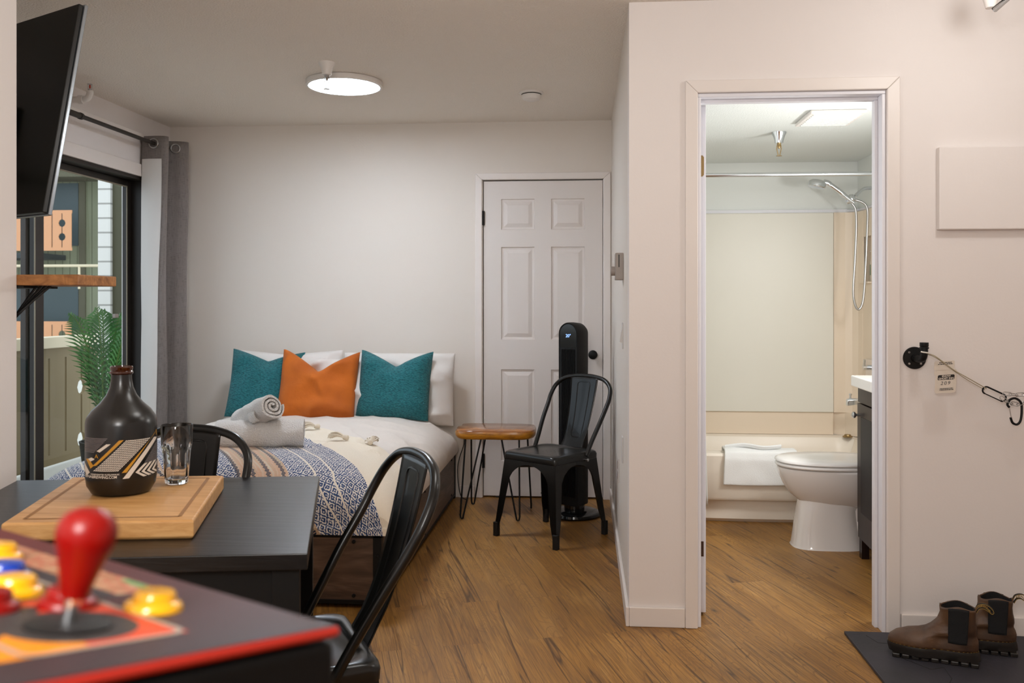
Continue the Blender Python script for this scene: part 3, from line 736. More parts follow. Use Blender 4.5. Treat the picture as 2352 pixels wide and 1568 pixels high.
for x in (bx1-.115, bx1-.9, bx0+.1):
    for z in (.272, .052): BOLT.append(MB().lathe([(.008, by0+.004), (.0075, by0-.001), (.001, by0-.002)], (x, 0, z), 12, 'y'))
for y in (by0+.10, by0+1.0, 5.5):
    for z in (.268, .05): BOLT.append(MB().lathe([(.007, bx1-.004), (.0065, bx1+.001), (.001, bx1+.002)], (0, y, z), 12, 'x'))
BOLT.append(MB().lathe([(.007, by0), (.0065, by0-.003), (.001, by0-.004)], (bx1-.017, 0, .215), 12, 'y'))
for q_ in BOLT: obj('bolt_head', q_, 'blackflat', bed, world=True)
obj('mattress', MB().box(bx0+.12, by0+.14, .12, bx1-.12, 5.60, .40), 'pillowcase', bed, False, bevel=.05, bseg=4, world=True)

def wrinkle(x, y, s=1.0):
    w = noise.noise(Vector((x*2.2, y*1.3, 1)))*.014+noise.noise(Vector((x*7+y*4, y*3-x*2, 4)))*.007
    w += (1-abs(noise.noise(Vector((x*3.2+y*1.5, y*4.5-x*1.2, 7)))*2.2))**3*.011 if y > 4.1 else 0
    edge = max(0, (x-(-1.15))/.35)
    w += edge*.010*math.sin((y*2.1+x*9)*3+noise.noise(Vector((x*3, y*3, 0)))*3)*(1 if edge < 1 else 1)
    return w*s
def bedsurf(s, t, off=0.0):
    fx, fy = sin(s*PI/2), sin(t*PI/2)
    h = .262+off
    k = (max(0, 1-abs(fx)**5)**(1/2.5))*(max(0, 1-abs(fy)**9)**(1/2.8))
    x = cx+(ba+off)*fx; y = cy+(bb+off)*fy
    if t < 0: y = max(y, by0+.004+off*0) if k > .1 else y
    lim = k**.5
    # bulge of the duvet along the right side
    if s > .6: x += .02*math.sin(PI*min(1, k*1.2))*(s-.6)/.4
    z = .300+h*k+wrinkle(x, y)*lim-.012*(1-k)*0
    return Vector((x, y, z))
obj('duvet', MB().grid(lambda u, v: bedsurf(u*2-1, v*2-1), 220, 240), 'duvet', bed, world=True)

# ------------------------------------------------------------------ throw with tassels
def yfar(x):
    if x <= -1.47: return 4.16+(x+2.4)/.93*.56
    if x <= -.86: return 4.72-(x+1.47)/.61*.60
    return 4.12-(x+.86)*1.2
def t_of_y(y): return math.asin(max(-1, min(1, (y-cy)/bb)))*2/PI
TH = .014
NU, NV = 150, 150
thr = thing('throw_blanket', 'navy and peach woven throw with white tassels draped over the foot of the bed', 'blanket', (-1.6, 3.9, .5))
vs, uvs, fs = [], [], []
for i in range(NU+1):
    s = -1+2*i/NU; xx = cx+(ba+TH)*sin(s*PI/2); tf = t_of_y(yfar(xx))
    V = yfar(xx); prev = None; top = None
    for j in range(NV+1):
        t_ = tf+(-1-tf)*j/NV
        p = bedsurf(s, t_, TH)
        p.y = max(p.y, by0-.012) if p.z < .33 else p.y
        if prev is not None: V -= (p-prev).length
        prev = p
        if top is None: top = .56
        U = p.x+max(0, (.53-bedsurf(s, max(t_, -.75), TH).z))*(1 if s > 0 else -1)*.75
        vs.append(p); uvs.append((U*.82+V*.57, -U*.57+V*.82))
for i in range(NU):
    for j in range(NV):
        a = i*(NV+1)+j; fs.append((a, a+1, a+NV+2, a+NV+1))
tm = MB(); tm.add(vs, fs)
to = obj('woven_cloth', tm, 'throw', thr, world=True)
ul = to.data.uv_layers.new(name='cloth')
for lp in to.data.loops: ul.data[lp.index].uv = uvs[lp.vertex_index]
def tassel(p, d, L=.085, seed=0):
    rnd = random.Random(seed); mb = MB(); p = Vector(p); d = Vector(d).normalized()
    side = d.cross(Vector((0, 0, 1))).normalized(); up = side.cross(d)
    mb.lathe([(.001, -.016), (.012, -.010), (.014, 0), (.011, .010), (.008, .016)], seg=10)
    # head turned along d
    R = Matrix((side, up, d)).transposed()
    mb.v = [p+R @ v for v in mb.v]
    for k in range(34):
        a = rnd.uniform(0, 2*PI); r0 = .006; sp = rnd.uniform(.012, .032)
        dirr = side*cos(a)+up*abs(sin(a))*.75
        a0 = p+d*.012+dirr*r0
        a1 = p+d*L*.5+dirr*sp*.9+up*.006
        a2 = p+d*L*rnd.uniform(.85, 1.05)+dirr*sp*rnd.uniform(.7, 1.2)+side*rnd.uniform(-.01, .01)-up*.004
        mb.tube(spline([a0, a1, a2], 3), .0024, 5)
    return mb
for k, (x, y, dx_, dy_) in enumerate([(-1.40, 4.60, .6, .35), (-1.165, 4.30, .75, -.1), (-1.02, 4.20, -.1, 1), (-2.36, 4.18, -.4, .8)]):
    s_ = math.asin((x-cx)/ba)*2/PI; z = bedsurf(s_, t_of_y(y), TH).z+.016
    obj('tassel', tassel((x, y, z), (-dx_, -dy_, 0) if k < 2 else (dx_, dy_, -.05), .085, k), 'tassel', thr, world=True)
obj('tassel', tassel((-.775, 3.78, .46), (.12, -.1, -1), .12, 9), 'tassel', thr, world=True)

# ------------------------------------------------------------------ pillows
def pillow(w, h, th, chop=.0, pinch=.05, n=44, wr=.006, seed=0, seam=False):
    """cushion standing in the XZ plane, base at z=0, soft V pressed into the top edge"""
    mb = MB()
    for sgn in (-1, 1):
        def fn(a, b):
            u = sin((a*2-1)*PI/2); v = sin((b*2-1)*PI/2)
            x = u*w/2*(1-pinch*(1-v*v)*abs(u)); z = h/2+v*h/2*(1-pinch*.6*(1-u*u))
            if v > 0:
                drop = chop*max(0, 1-abs(u-.02)/.98)**1.25*(v**1.6); z -= drop
            if v < 0: z = max(z, 0)+0
            T = th*1.18*((1-u**4)*(1-v**4))**.55 if abs(u) < 1 and abs(v) < 1 else 0
            if chop: T *= 1-.45*max(0, 1-abs(u)/.3)*max(0, v)
            y = sgn*T/2+wr*noise.noise(Vector((x*9+seed, z*9, sgn*3)))*T/th*2
            f_ = noise.noise(Vector((x*4+seed*3, z*4+abs(x)*3, sgn+seed)))
            y += sgn*wr*1.6*(1-abs(f_)*2.4)**3*T/th if abs(f_) < .42 else 0
            if chop: y += sgn*.012*math.sin(abs(u)*6+v*5)*max(0, v+.2)*T/th
            return Vector((x, y, z))
        mb.grid(fn, n, n)
    return mb
def put_pillow(nm, label, cat, mb, m, loc, rz, tilt, seamm=None, group=None, roll=0):
    o = obj(nm, mb, m, None, weld=True, angle=180)
    o.location = loc; o.rotation_euler = (rad(tilt), rad(roll), rad(rz)); tag(o, label, cat, group); return o
put_pillow('pillow', 'white sleeping pillow against wall behind the left teal cushion', 'pillow', pillow(.70, .46, .15, .03, .02, seed=1, wr=.02), 'pillowcase', (-1.87, 5.475, .49), 2, -8)
put_pillow('pillow', 'white sleeping pillow against wall showing right of the right teal cushion', 'pillow', pillow(.71, .45, .15, .0, .02, seed=2, wr=.02), 'pillowcase', (-1.16, 5.475, .485), -2, -8)
put_pillow('pillow', 'white sleeping pillow in the middle, showing in the gaps beside the orange cushion', 'pillow', pillow(.66, .42, .13, .02, .02, seed=3, wr=.02), 'pillowcase', (-1.53, 5.40, .50), 0, -12)
put_pillow('cushion', 'teal knitted cushion at the left end of the bed, left of the orange one', 'cushion', pillow(.45, .43, .15, .065, .055, seed=4), 'teal', (-1.98, 5.34, .535), 6, -17, roll=3)
put_pillow('cushion', 'teal knitted cushion on the right of the orange one', 'cushion', pillow(.455, .43, .15, .10, .035, seed=5), 'teal', (-1.165, 5.33, .535), -3, -16, roll=1)
oc = put_pillow('cushion', 'burnt orange velvet cushion in the middle of the bed', 'cushion', pillow(.475, .45, .15, .14, .03, seed=6, wr=.014), 'orange', (-1.62, 5.26, .52), 3, -17, roll=2)

# ------------------------------------------------------------------ rolled towels on the bed
def roll_towel(L, R, flat=1.0, turns=3.2, seed=0, bump=.006):
    """spiral roll along X; returns mesh"""
    mb = MB(); prof = []
    n = int(turns*26)
    for i in range(n+1):
        u = i/n; a = u*turns*2*PI; r = .012+(R-.012)*u
        prof.append((r*cos(a), r*sin(a)*flat))
    th = (R-.012)/turns*.62
    for sgn in (0, 1):
        pass
    outer = []; inner = []
    for i, (y, z) in enumerate(prof):
        u = i/n; a = u*turns*2*PI; r = .012+(R-.012)*u
        outer.append((r*cos(a), r*sin(a)*flat)); inner.append(((r-th)*cos(a), (r-th)*sin(a)*flat))
    ring = outer+inner[::-1]
    NX = 26; rings = []
    for k in range(NX+1):
        x = -L/2+L*k/NX; e = min(k, NX-k); rr = []
        sh = 1-.05*(1 if e == 0 else 0)
        for j, (y, z) in enumerate(ring):
            d = noise.noise(Vector((x*14+seed, y*18, z*18)))*bump
            l = math.hypot(y, z)+1e-6
            cone = (.012*(1-l/R) if e == 0 else 0)*(1 if k == 0 else -1)
            rr.append(Vector((x-cone*0, y*(1+d/l)*sh, z*(1+d/l)*sh)))
        rings.append(rr)
    mb.loft(rings, cap=False)
    m_ = len(outer)
    for k, rr in ((0, rings[0]), (NX, rings[-1])):
        o = len(mb.v); mb.v += rr
        for j in range(m_-1):
            mb.f.append([o+j, o+j+1, o+2*m_-2-j, o+2*m_-1-j])
    return mb
t = obj('bath_towel', roll_towel(.40, .082, .80, 3.2, 1, .010), 'towel', None)
t.location = (-1.515, 4.08, .635); t.rotation_euler = (rad(200), 0, rad(13)); tag(t, 'large white rolled towel lying on the throw under the smaller roll', 'towel')
t = thing('hand_towel', 'small white rolled towel leaning on top of the large rolled towel', 'towel', (-1.55, 4.12, .722), 0)
t.rotation_euler = (0, rad(-19), rad(-38))
obj('roll', roll_towel(.29, .068, 1, 3.0, 5, .010), 'towel', t)
obj('loose_flap', MB().grid(lambda u, v: Vector((.03+u*.055+v*.02, -.058-.012*sin(v*PI), -.005-.055*v)), 8, 8), 'towel', t, solid=.006)

# ------------------------------------------------------------------ metal chairs
def chair(name, label, loc, rz, top=.845, wide=.21, lean=1.0, seatz=.455):
    t = thing(name, label, 'chair', loc, rz, 'black metal cafe chairs')
    k = seatz/.455
    # seat: pressed steel pan with rolled rim
    R = []
    for hx, z, r in ((.172, .410, .02), (.181, .414, .022), (.183, .437, .026), (.181, .449, .035), (.175, .4545, .045), (.166, .457, .055), (.157, .4565, .06), (.151, .452, .07), (.145, .4495, .068), (.10, .448, .05), (.03, .447, .02)):
        R.append(srect(hx, hx, r, z*k, 8))
    seat = obj('seat', MB().loft(R), 'blackmetal', t, angle=60)
    hl = MB()
    for a, b in ((0, 0), (.03, 0), (-.03, 0), (0, .03), (0, -.03), (.03, .03), (-.03, -.03)): obj('drain_hole', MB().disc((a, b, .4482*k+.0004), (0, 0, 1), .0035, 10), 'blackrubber', seat)
    # legs: two tapering flanges each, meeting the arched apron
    W0, W1, zt = .174, .218, .43*k
    def Wz(z): return W1+(W0-W1)*(z/zt)
    zs_ = .285*k; ax = .395*k
    for sx in (-1, 1):
        for sy in (-1, 1):
            mb = MB()
            for face in (0, 1):
                outl = []
                for z in (0, .05, .12, .2, zs_, .36*k, zt): outl.append((Wz(z), z))
                outl.append((0.0, zt)); outl.append((0.0, ax))
                iw = Wz(zs_)-.052
                for q in range(1, 9):
                    a = q/8*PI/2; outl.append((iw*sin(a), zs_+(ax-zs_)*cos(a)))
                outl += [(Wz(.12)-.040, .12), (Wz(.05)-.026, .05), (Wz(0)-.024, 0)]
                n = len(outl)
                def P(u, z, off):
                    d = Wz(z)-off
                    return (sx*u, sy*d, z) if face == 0 else (sx*d, sy*u, z)
                # split polygon into quads by triangulation from bmesh (convex-safe fill)
                mb.v_start = len(mb.v)
                mb.add([P(u, z, 0) for u, z in outl]+[P(u, z, .004) for u, z in outl],
                       [list(range(n)), list(range(n, 2*n))[::-1]]+[(i, (i+1) % n, (i+1) % n+n, i+n) for i in range(n)])
            lg = obj('leg', mb, 'blackmetal', t, False, bevel=.0025)
            f0 = Wz(0)
            obj('foot_cap', MB().box(min(sx*(f0+.001), sx*(f0-.026)), min(sy*(f0+.001), sy*(f0-.026)), 0, max(sx*(f0+.001), sx*(f0-.026)), max(sy*(f0+.001), sy*(f0-.026)), .075), 'blackrubber', lg, False, bevel=.003)
    obj('cross_brace', MB().tube([(-.17, -.17, .37*k), (.17, .17, .37*k)], .006, 8).tube([(-.17, .17, .365*k), (.17, -.17, .365*k)], .006, 8), 'blackmetal', t)
    # back loop
    hh = top-.43
    pts = [(.181, -.075, .435*k), (.181+(wide-.181)*.25, -.075-(.195*lean-.075)*.26, .435+(hh*.73-.005)*.27), (.181+(wide-.181)*.7, -.075-(.195*lean-.075)*.55, .435+(hh*.73-.005)*.56), (wide-.002, -.075-(.195*lean-.075)*.84, .435+(hh*.73-.005)*.83), (wide, -.195*lean, .43+hh*.73), (wide-.016, -.217*lean, .43+hh*.86), (wide*.68, -.232*lean, .43+hh*.955), (wide*.34, -.239*lean, .43+hh*.992)]
    loop = pts+[(0, -.241*lean, top)]+[(-x, y, z) for x, y, z in pts[::-1]]
    obj('back_loop', MB().tube(spline(loop, 5), .0118, 12), 'blackmetal', t)
    bt = MB()
    for s_ in (-1, 1): obj('bolt', MB().lathe([(.0085, s_*.181), (.008, s_*.197), (.001, s_*.199)], (0, -.072, .415*k), 12, 'x'), 'steel', t)
    # central splat
    zr = .43*k
    def sp(u, v):
        z = zr+.005+(top-.012-zr)*v
        w = .066+.030*v+.012*max(0, 1-v*7)
        y = -.178-.018*sin(min(1, v*3)*PI/2)-(.241*lean-.196-.008)*v-.012*sin(v*PI)
        uu = u*2-1
        return Vector((uu*w, y+.010*(uu*uu)*(1-.6*v), z))
    obj('splat', MB().grid(sp, 12, 30), 'blackmetal', t, solid=.0035)
    def off(p, d): return Vector((p[0], p[1]+d, p[2]))
    emb = []
    for (a, b) in ((.27, .2), (.27, .9), (.30, .925), (.38, .935), (.62, .935), (.70, .925), (.73, .9), (.73, .2), (.70, .175), (.62, .165), (.38, .165), (.30, .175)):
        emb.append(sp(a, b))
    e2 = []
    for i in range(len(emb)):
        a, b = emb[i], emb[(i+1) % len(emb)]
        m = 10 if (b-a).length > .1 else 1
        for q in range(m): e2.append(a.lerp(b, q/m))
    e3 = [Vector((p.x, sp((p.x/.17)+.5, max(0, min(1, (p.z-zr-.005)/(top-.012-zr)))).y, p.z)) for p in e2]
    for dn in (.001,):
        obj('embossed_rib', MB().tube(e3, .0042, 6, closed=True), 'blackmetal', t)
    return t
chair('metal_chair', 'black metal cafe chair standing by the closet door, in front of the tower heater', (-.1795, 4.788, 0), rad(142.4), top=.835, wide=.205, lean=1.28)
chair('metal_chair', 'black metal cafe chair nearest the viewer, at the right end of the dark table', (-.687, 1.997, 0), rad(118.8), top=.872, wide=.21, lean=1.36)
chair('metal_chair', 'black metal cafe chair behind the dark table, back loop beside the glass', (-1.24, 2.335, 0), rad(160), top=.868, wide=.225, lean=1.1)

# ------------------------------------------------------------------ dark table, board, bottle, glass
A_, B_, D_, C_ = (-.751, 2.487), (-.541, 1.712), (-1.569, 2.357), (-1.359, 1.582)
tb = thing('dining_table', 'black-brown wooden dining table at left with a thick overhanging top', 'table', (-1.055, 2.03, 0))
ang = math.atan2(A_[1]-D_[1], A_[0]-D_[0])
top = obj('tabletop', MB().quadprism([C_, B_, A_, D_], .718, .75), 'tablewood', tb, False, bevel=.0018, world=True)
def tq(a, b):    # table coordinates: a 0..1 from right end to left, b 0..1 from near edge to far edge
    P = Vector(B_).lerp(Vector(C_), a); Q = Vector(A_).lerp(Vector(D_), a); return P.lerp(Q, b)
def tblock(a0, a1, b0, b1, z0, z1): return MB().quadprism([tq(a1, b0), tq(a0, b0), tq(a0, b1), tq(a1, b1)], z0, z1)
for a0 in (.02, .915):
    for b0 in (.035, .92):
        obj('leg', tblock(a0, a0+.065, b0, b0+.055, 0, .718), 'blackflat', tb, False, bevel=.002, world=True)
obj('apron', tblock(.085, .915, .05, .075, .60, .718), 'blackflat', tb, False, world=True)
obj('apron', tblock(.085, .915, .925, .95, .60, .718), 'blackflat', tb, False, world=True)
obj('side_panel', tblock(.115, .135, .10, .90, .02, .718), 'blackflat', tb, False, world=True)
obj('side_panel', tblock(.135, .86, .075, .095, .02, .60), 'blackflat', tb, False, world=True)

bz = .75
K1, K2, K3, K4 = camrot(-.662, 1.856), camrot(-1.046, 1.827), camrot(-1.141, 2.318), camrot(-.756, 2.341)
t = thing('cutting_board', 'thick bamboo cutting board with a juice groove, on the dark table', 'cutting board', tuple((K1+K3)/2)+(bz,))
def kb(a, b):
    P = K1.lerp(K2, a); Q = K4.lerp(K3, a); return P.lerp(Q, b)
obj('board', MB().loft([[(kb(a, b).x, kb(a, b).y, z) for a, b in ((d, d), (1-d, d), (1-d, 1-d), (d, 1-d))] for z, d in ((bz, .012), (bz+.006, 0), (bz+.037, 0), (bz+.040, .008))]), 'bamboo', t, False, bevel=.002, world=True)
gr = [kb(a, b) for a, b in ((.09, .07), (.91, .07), (.91, .93), (.09, .93))]
gm = MB()
for i in range(4):
    p, q = gr[i], gr[(i+1) % 4]; d = (q-p).normalized(); n_ = Vector((-d.y, d.x))*.0042
    gm.add([(p.x-n_.x, p.y-n_.y, bz+.0404), (q.x-n_.x, q.y-n_.y, bz+.0404), (q.x+n_.x, q.y+n_.y, bz+.0404), (p.x+n_.x, p.y+n_.y, bz+.0404)], [(0, 1, 2, 3)])
MT['groove'] = mat('bamboo_groove', '#9c6e3c', .6)
obj('juice_groove', gm, 'groove', t, False, world=True)

BZ = bz+.0405
bp = Vector((-1.101, 2.048)); BRr = .0795
bt = thing('growler_bottle', 'large matte black growler bottle with white and gold print on the cutting board', 'bottle', (bp.x, bp.y, BZ))
obj('body', MB().lathe([(.001, .002), (.052, .001), (.066, .004), (.0765, .022), (BRr, .045), (BRr, .165), (.077, .180), (.066, .197), (.048, .214), (.034, .232), (.0265, .250), (.0235, .268), (.023, .283)], seg=64, cap=False), 'bottle', bt)
obj('lip', MB().lathe([(.0235, .281), (.0265, .284), (.0262, .288), (.0238, .290), (.0252, .293), (.0258, .298), (.0235, .301), (.0195, .301), (.0185, .296), (.0180, .27)], seg=40, cap=False), 'amber', bt)
# label print wrapped on the body: a = arc position (-1..1 across the visible face), z from the picture's proportions
face = math.atan2(-bp.y, -bp.x)      # side toward the viewer
def wrap(xp, yp, lift=.0005):
    """xp, yp: label grid, x 100..840 across, y 770 (top) .. 1230 (bottom)"""
    a = math.asin(max(-.985, min(.962, (xp-470)/372.)))
    z = .140-(yp-770)*.000212
    th_ = face+a; r = BRr+lift
    return Vector((r*cos(th_), r*sin(th_), z))
def strip(mb, quad, n=14, m=2):
    (a, b, c_, d) = quad
    if n > 1: n = max(1, int(abs(a[0]-b[0])/16)+1); m = max(1, int((abs(a[0]-d[0]))/14)+1)
    for j in range(m):
        for i in range(n):
            q = []
            for uu, vv in ((i/n, j/m), ((i+1)/n, j/m), ((i+1)/n, (j+1)/m), (i/n, (j+1)/m)):
                x = (a[0]*(1-uu)+b[0]*uu)*(1-vv)+(d[0]*(1-uu)+c_[0]*uu)*vv
                y = (a[1]*(1-uu)+b[1]*uu)*(1-vv)+(d[1]*(1-uu)+c_[1]*uu)*vv
                q.append(wrap(x, y))
            mb.add(q, [(0, 1, 2, 3)])
    return mb
m = MB()
strip(m, ((320, 835), (365, 835), (255, 925), (225, 912))); strip(m, ((175, 985), (210, 1000), (165, 1030), (140, 1005)))
strip(m, ((800, 805), (836, 815), (545, 1215), (480, 1218)), 24)
strip(m, ((770, 860), (800, 805), (690, 1000), (650, 1010)), 4) if False else None
strip(m, ((104, 1055), (158, 1150), (125, 1190), (100, 1130)), 6)
for k in range(4):
    x = 608+k*62 - k*k*2; w = 36-k*4
    strip(m, ((x+90-k*8, 1075-k*4), (x+90+w-k*8, 1072-k*4), (x+w, 1160), (x, 1160)), 6)
    strip(m, ((x, 1160), (x+w, 1160), (x+82+w-k*10, 1215-k*4), (x+82-k*10, 1218-k*4)), 6)
for i in range(13):
    for j in range(17):
        x0 = 192+250*(i/13)+330*(j/17); y0 = 1130-335*(j/17)
        strip(m, ((x0, y0), (x0+250/13*.72, y0), (x0+250/13*.72+330/17*.70, y0-335/17*.70), (x0+330/17*.70, y0-335/17*.70)), 1, 1)
obj('white_print', m, 'print_white', bt, False)
m = MB()
strip(m, ((445, 797), (492, 795), (222, 1070), (180, 1080)), 20); strip(m, ((120, 1010), (150, 1000), (195, 1075), (165, 1108)), 8)
strip(m, ((800, 775), (828, 728), (520, 1150), (472, 1152)), 24); strip(m, ((822, 728), (828, 728), (840, 800), (822, 775)), 3)
obj('gold_print', m, 'gold', bt, False)
m = MB()
for k in range(11):
    y = 772+k*15; x1 = 335-(k*15)*.85
    strip(m, ((106, y), (x1, y), (x1-6, y+8), (106, y+8)), 10, 1)
for k in range(13):
    y = 880+k*15; x0 = 815-(k*15)*.62
    strip(m, ((x0, y), (834, y), (834, y+8), (x0-5, y+8)), 8, 1)
obj('grey_print', m, 'print_grey', bt, False)
ringm = MB()
for k in range(24):
    a0, a1 = 2*PI*k/24, 2*PI*(k+1)/24
    strip(ringm, tuple((225+r*cos(a)*.9, 968+r*sin(a)*1.15) for r, a in ((38, a0), (38, a1), (31, a1), (31, a0))), 1, 1)
obj('logo_ring', ringm, 'print_black', bt, False)
obj('lettering', text_mb('A', 62, lambda x, y: wrap(207+x*.9, 990-y, .0009)), 'gold', bt, False)
obj('lettering', text_mb('BNABREWING.COM', 42, lambda x, y: wrap(112+x*.83, 1207-y, .0007), bold=.6), 'print_white', bt, False)
obj('lettering', text_mb('HANDCRAFTED IN KELOWNA BC', 21, lambda x, y: wrap(168+x*.88, 1172-y, .0007), bold=.4), 'print_white', bt, False)

gp = (-1.015, 2.155)
t = thing('drinking_glass', 'clear faceted drinking glass standing beside the black bottle', 'glass', (gp[0], gp[1], BZ))
def gl_ring(r, z, facet, seg=80):
    out = []
    for k in range(seg):
        a = 2*PI*k/seg; f = 1
        if facet: f = 1-facet*(1-abs(cos(a*5)))
        out.append((r*f*cos(a), r*f*sin(a), z))
    return out
gw = MB().loft([gl_ring(.001, .0005, 0), gl_ring(.024, .0005, 0), gl_ring(.0275, .004, .02), gl_ring(.0285, .012, .05), gl_ring(.031, .04, .07), gl_ring(.0335, .075, .07), gl_ring(.0345, .088, .04), gl_ring(.0365, .094, 0), gl_ring(.0365, .10, 0), gl_ring(.0385, .146, 0), gl_ring(.0378, .1475, 0),
               gl_ring(.0368, .146, 0), gl_ring(.0345, .10, 0), gl_ring(.0322, .09, 0), gl_ring(.030, .06, 0), gl_ring(.0265, .02, 0), gl_ring(.022, .013, 0), gl_ring(.001, .012, 0)], cap=False)
obj('tumbler', gw, 'tumbler', t, angle=50)
# ------------------------------------------------------------------ arcade control deck (foreground)
AC = Vector((-.1265, .4472, 1.075)); AR = rad(149.97)
SL = rad(9.0)
arc = thing('arcade_cabinet', 'black arcade cabinet with a red-edged printed control deck in the near left corner', 'arcade game', (AC.x, AC.y, 0), AR)
# local frame: +x along the front edge away from the right corner, +y toward the cabinet's back, z up
def dk(u, w, n=0):      # point on the sloping deck: w measured level, n along the deck's normal
    return Vector((u, w-n*sin(SL), 1.075+w*math.tan(SL)+n*cos(SL)))
UW, DD = .56, .30
body = MB().add([(0, 0, 0), (UW, 0, 0), (UW, DD, 0), (0, DD, 0), (0, 0, 1.068), (UW, 0, 1.068), (UW, DD, 1.068+DD*math.tan(SL)), (0, DD, 1.068+DD*math.tan(SL))],
                [(0, 3, 2, 1), (4, 5, 6, 7), (0, 1, 5, 4), (1, 2, 6, 5), (2, 3, 7, 6), (3, 0, 4, 7)])
obj('cabinet_body', body, 'arcade_body', arc, False, bevel=.004)
deck_e = thing('control_deck', None, None)
deck = MB().grid(lambda a, b: (a*UW, b*DD/cos(SL), 0), 4, 4)
C_dk = obj('deck_print', deck, 'deck_art', arc, False)
C_dk.location = (0, 0, 1.0755); C_dk.rotation_euler = (SL, 0, 0)
bpy.data.objects.remove(deck_e)
obj('edge_trim', MB().tube([dk(.001, -.001, -.0025), dk(.001, DD, -.0025)], .0027, 10).tube([dk(.001, -.001, -.0015), dk(UW, -.001, -.0015)], .0016, 8), 'arcade_red2', arc)
# cream outline
ol = []
for px_, py_, a0 in ((.0385, .0735, 180), (.36, .0735, 270), (.36, .133, 0), (.0385, .133, 90)):
    for k in range(7):
        a = rad(a0+15*k); ol.append(dk(px_+.009*cos(a), py_+.009*sin(a), .0008))
om = MB()
for i in range(len(ol)):
    p, q = ol[i], ol[(i+1) % len(ol)]
cen = dk(.2, .10, .0008)
inn = []
for i in range(len(ol)):
    d0 = (ol[(i+1) % len(ol)]-ol[i-1]).normalized(); nn = Vector((0, -sin(SL), cos(SL))).cross(d0)
    inn.append(ol[i]+nn*.0034)
om.add(ol+inn, [(i, (i+1) % len(ol), (i+1) % len(ol)+len(ol), i+len(ol)) for i in range(len(ol))])
obj('outline_print', om, 'cream', arc, False)
def deckpart(nm, mb, m, u, w, parent=arc):
    o = obj(nm, mb, m, parent); o.location = dk(u, w, .0006); o.rotation_euler = (SL, 0, 0); return o
joy = deckpart('joystick', MB().lathe([(.001, .0), (.0185, 0), (.0188, .0014), (.017, .0022), (.001, .0022)], seg=40), 'blackrubber', .068, .1026)
obj('shaft', MB().lathe([(.0035, .001), (.0035, .02)], seg=16), 'chrome', joy).rotation_euler = (0, rad(-6), 0)
obj('bat_grip', MB().lathe([(p.x, p.y) for p in spline([(r, z, 0) for r, z in [(.001, .0125), (.0058, .0135), (.0066, .016), (.0086, .024), (.0108, .032), (.0127, .038), (.0134, .042), (.0128, .0465), (.0106, .0505), (.0068, .0532), (.003, .0544), (.0005, .0546)]], 4)], seg=64), 'arcade_red', joy).rotation_euler = (0, rad(-6), 0)
bprof = [(.0145, 0), (.0142, .0025), (.0125, .0042), (.0105, .0046), (.0102, .0080), (.0090, .0092), (.001, .0086)]
for nm, (u, w, m_) in enumerate([(.0775, .0525, 'arcade_yellow'), (.1045, .083, 'arcade_red'), (.237, .0535, 'arcade_yellow'), (.180, .0775, 'arcade_blue'), (.142, .0905, 'arcade_yellow'), (.1165, .1155, 'arcade_red')]):
    deckpart('push_button', MB().lathe(bprof, seg=32), m_, u, w)

# ------------------------------------------------------------------ live-edge side table
def blob(hx, hy, z, k, seed, n=72):
    out = []
    for i in range(n):
        a = 2*PI*i/n; c_, s_ = cos(a), sin(a)
        r = (abs(c_)**5+abs(s_)**5)**(-1/5)
        w = 1+.05*noise.noise(Vector((c_*1.7+seed, s_*1.7, 0)))+.018*noise.noise(Vector((c_*6, s_*6+seed, 3)))
        if c_ < -.8 and .1 < s_ < .55: w -= .05
        out.append((c_*r*hx*w*k, s_*r*hy*w*k, z))
    return out
tx, ty, tz = -.52, 5.27, .508
t = thing('side_table', 'small live-edge wooden side table on black hairpin legs beside the bed', 'side table', (tx, ty, 0), rad(-2))
obj('tabletop', MB().loft([blob(.232, .175, tz-.012, .985, 2), blob(.232, .175, tz-.004, .978, 2), blob(.232, .175, tz, .955, 2)]), 'liveedge', t, angle=50)
obj('live_edge_rim', MB().loft([blob(.232, .175, tz-.052, .90, 2), blob(.232, .175, tz-.048, .95, 2), blob(.232, .175, tz-.034, .995, 2.15), blob(.232, .175, tz-.018, 1.0, 2), blob(.232, .175, tz-.010, .987, 2)]), 'liverim', t, angle=60)
for (fx, fy, x0, y0, x1, y1) in [(-.175, -.185, -.165, -.115, -.07, -.145), (.150, -.195, .05, -.145, .15, -.13), (-.170, .19, -.17, .12, -.08, .14), (.195, .13, .18, .05, .17, .14)]:
    zt = tz-.05
    w_ = Vector((x1-x0, y1-y0, 0)).normalized()*.010
    obj('hairpin_leg', MB().tube(spline([(x0, y0, zt), (fx-w_.x, fy-w_.y, .025), (fx-w_.x*.6, fy-w_.y*.6, .008), (fx, fy, .005), (fx+w_.x*.6, fy+w_.y*.6, .008), (fx+w_.x, fy+w_.y, .025), (x1, y1, zt)], 1), .0052, 8).tube([(x0, y0, zt), (x0, y0, zt+.001)], .012).tube([(x1, y1, zt), (x1, y1, zt+.001)], .012), 'blackflat', t)

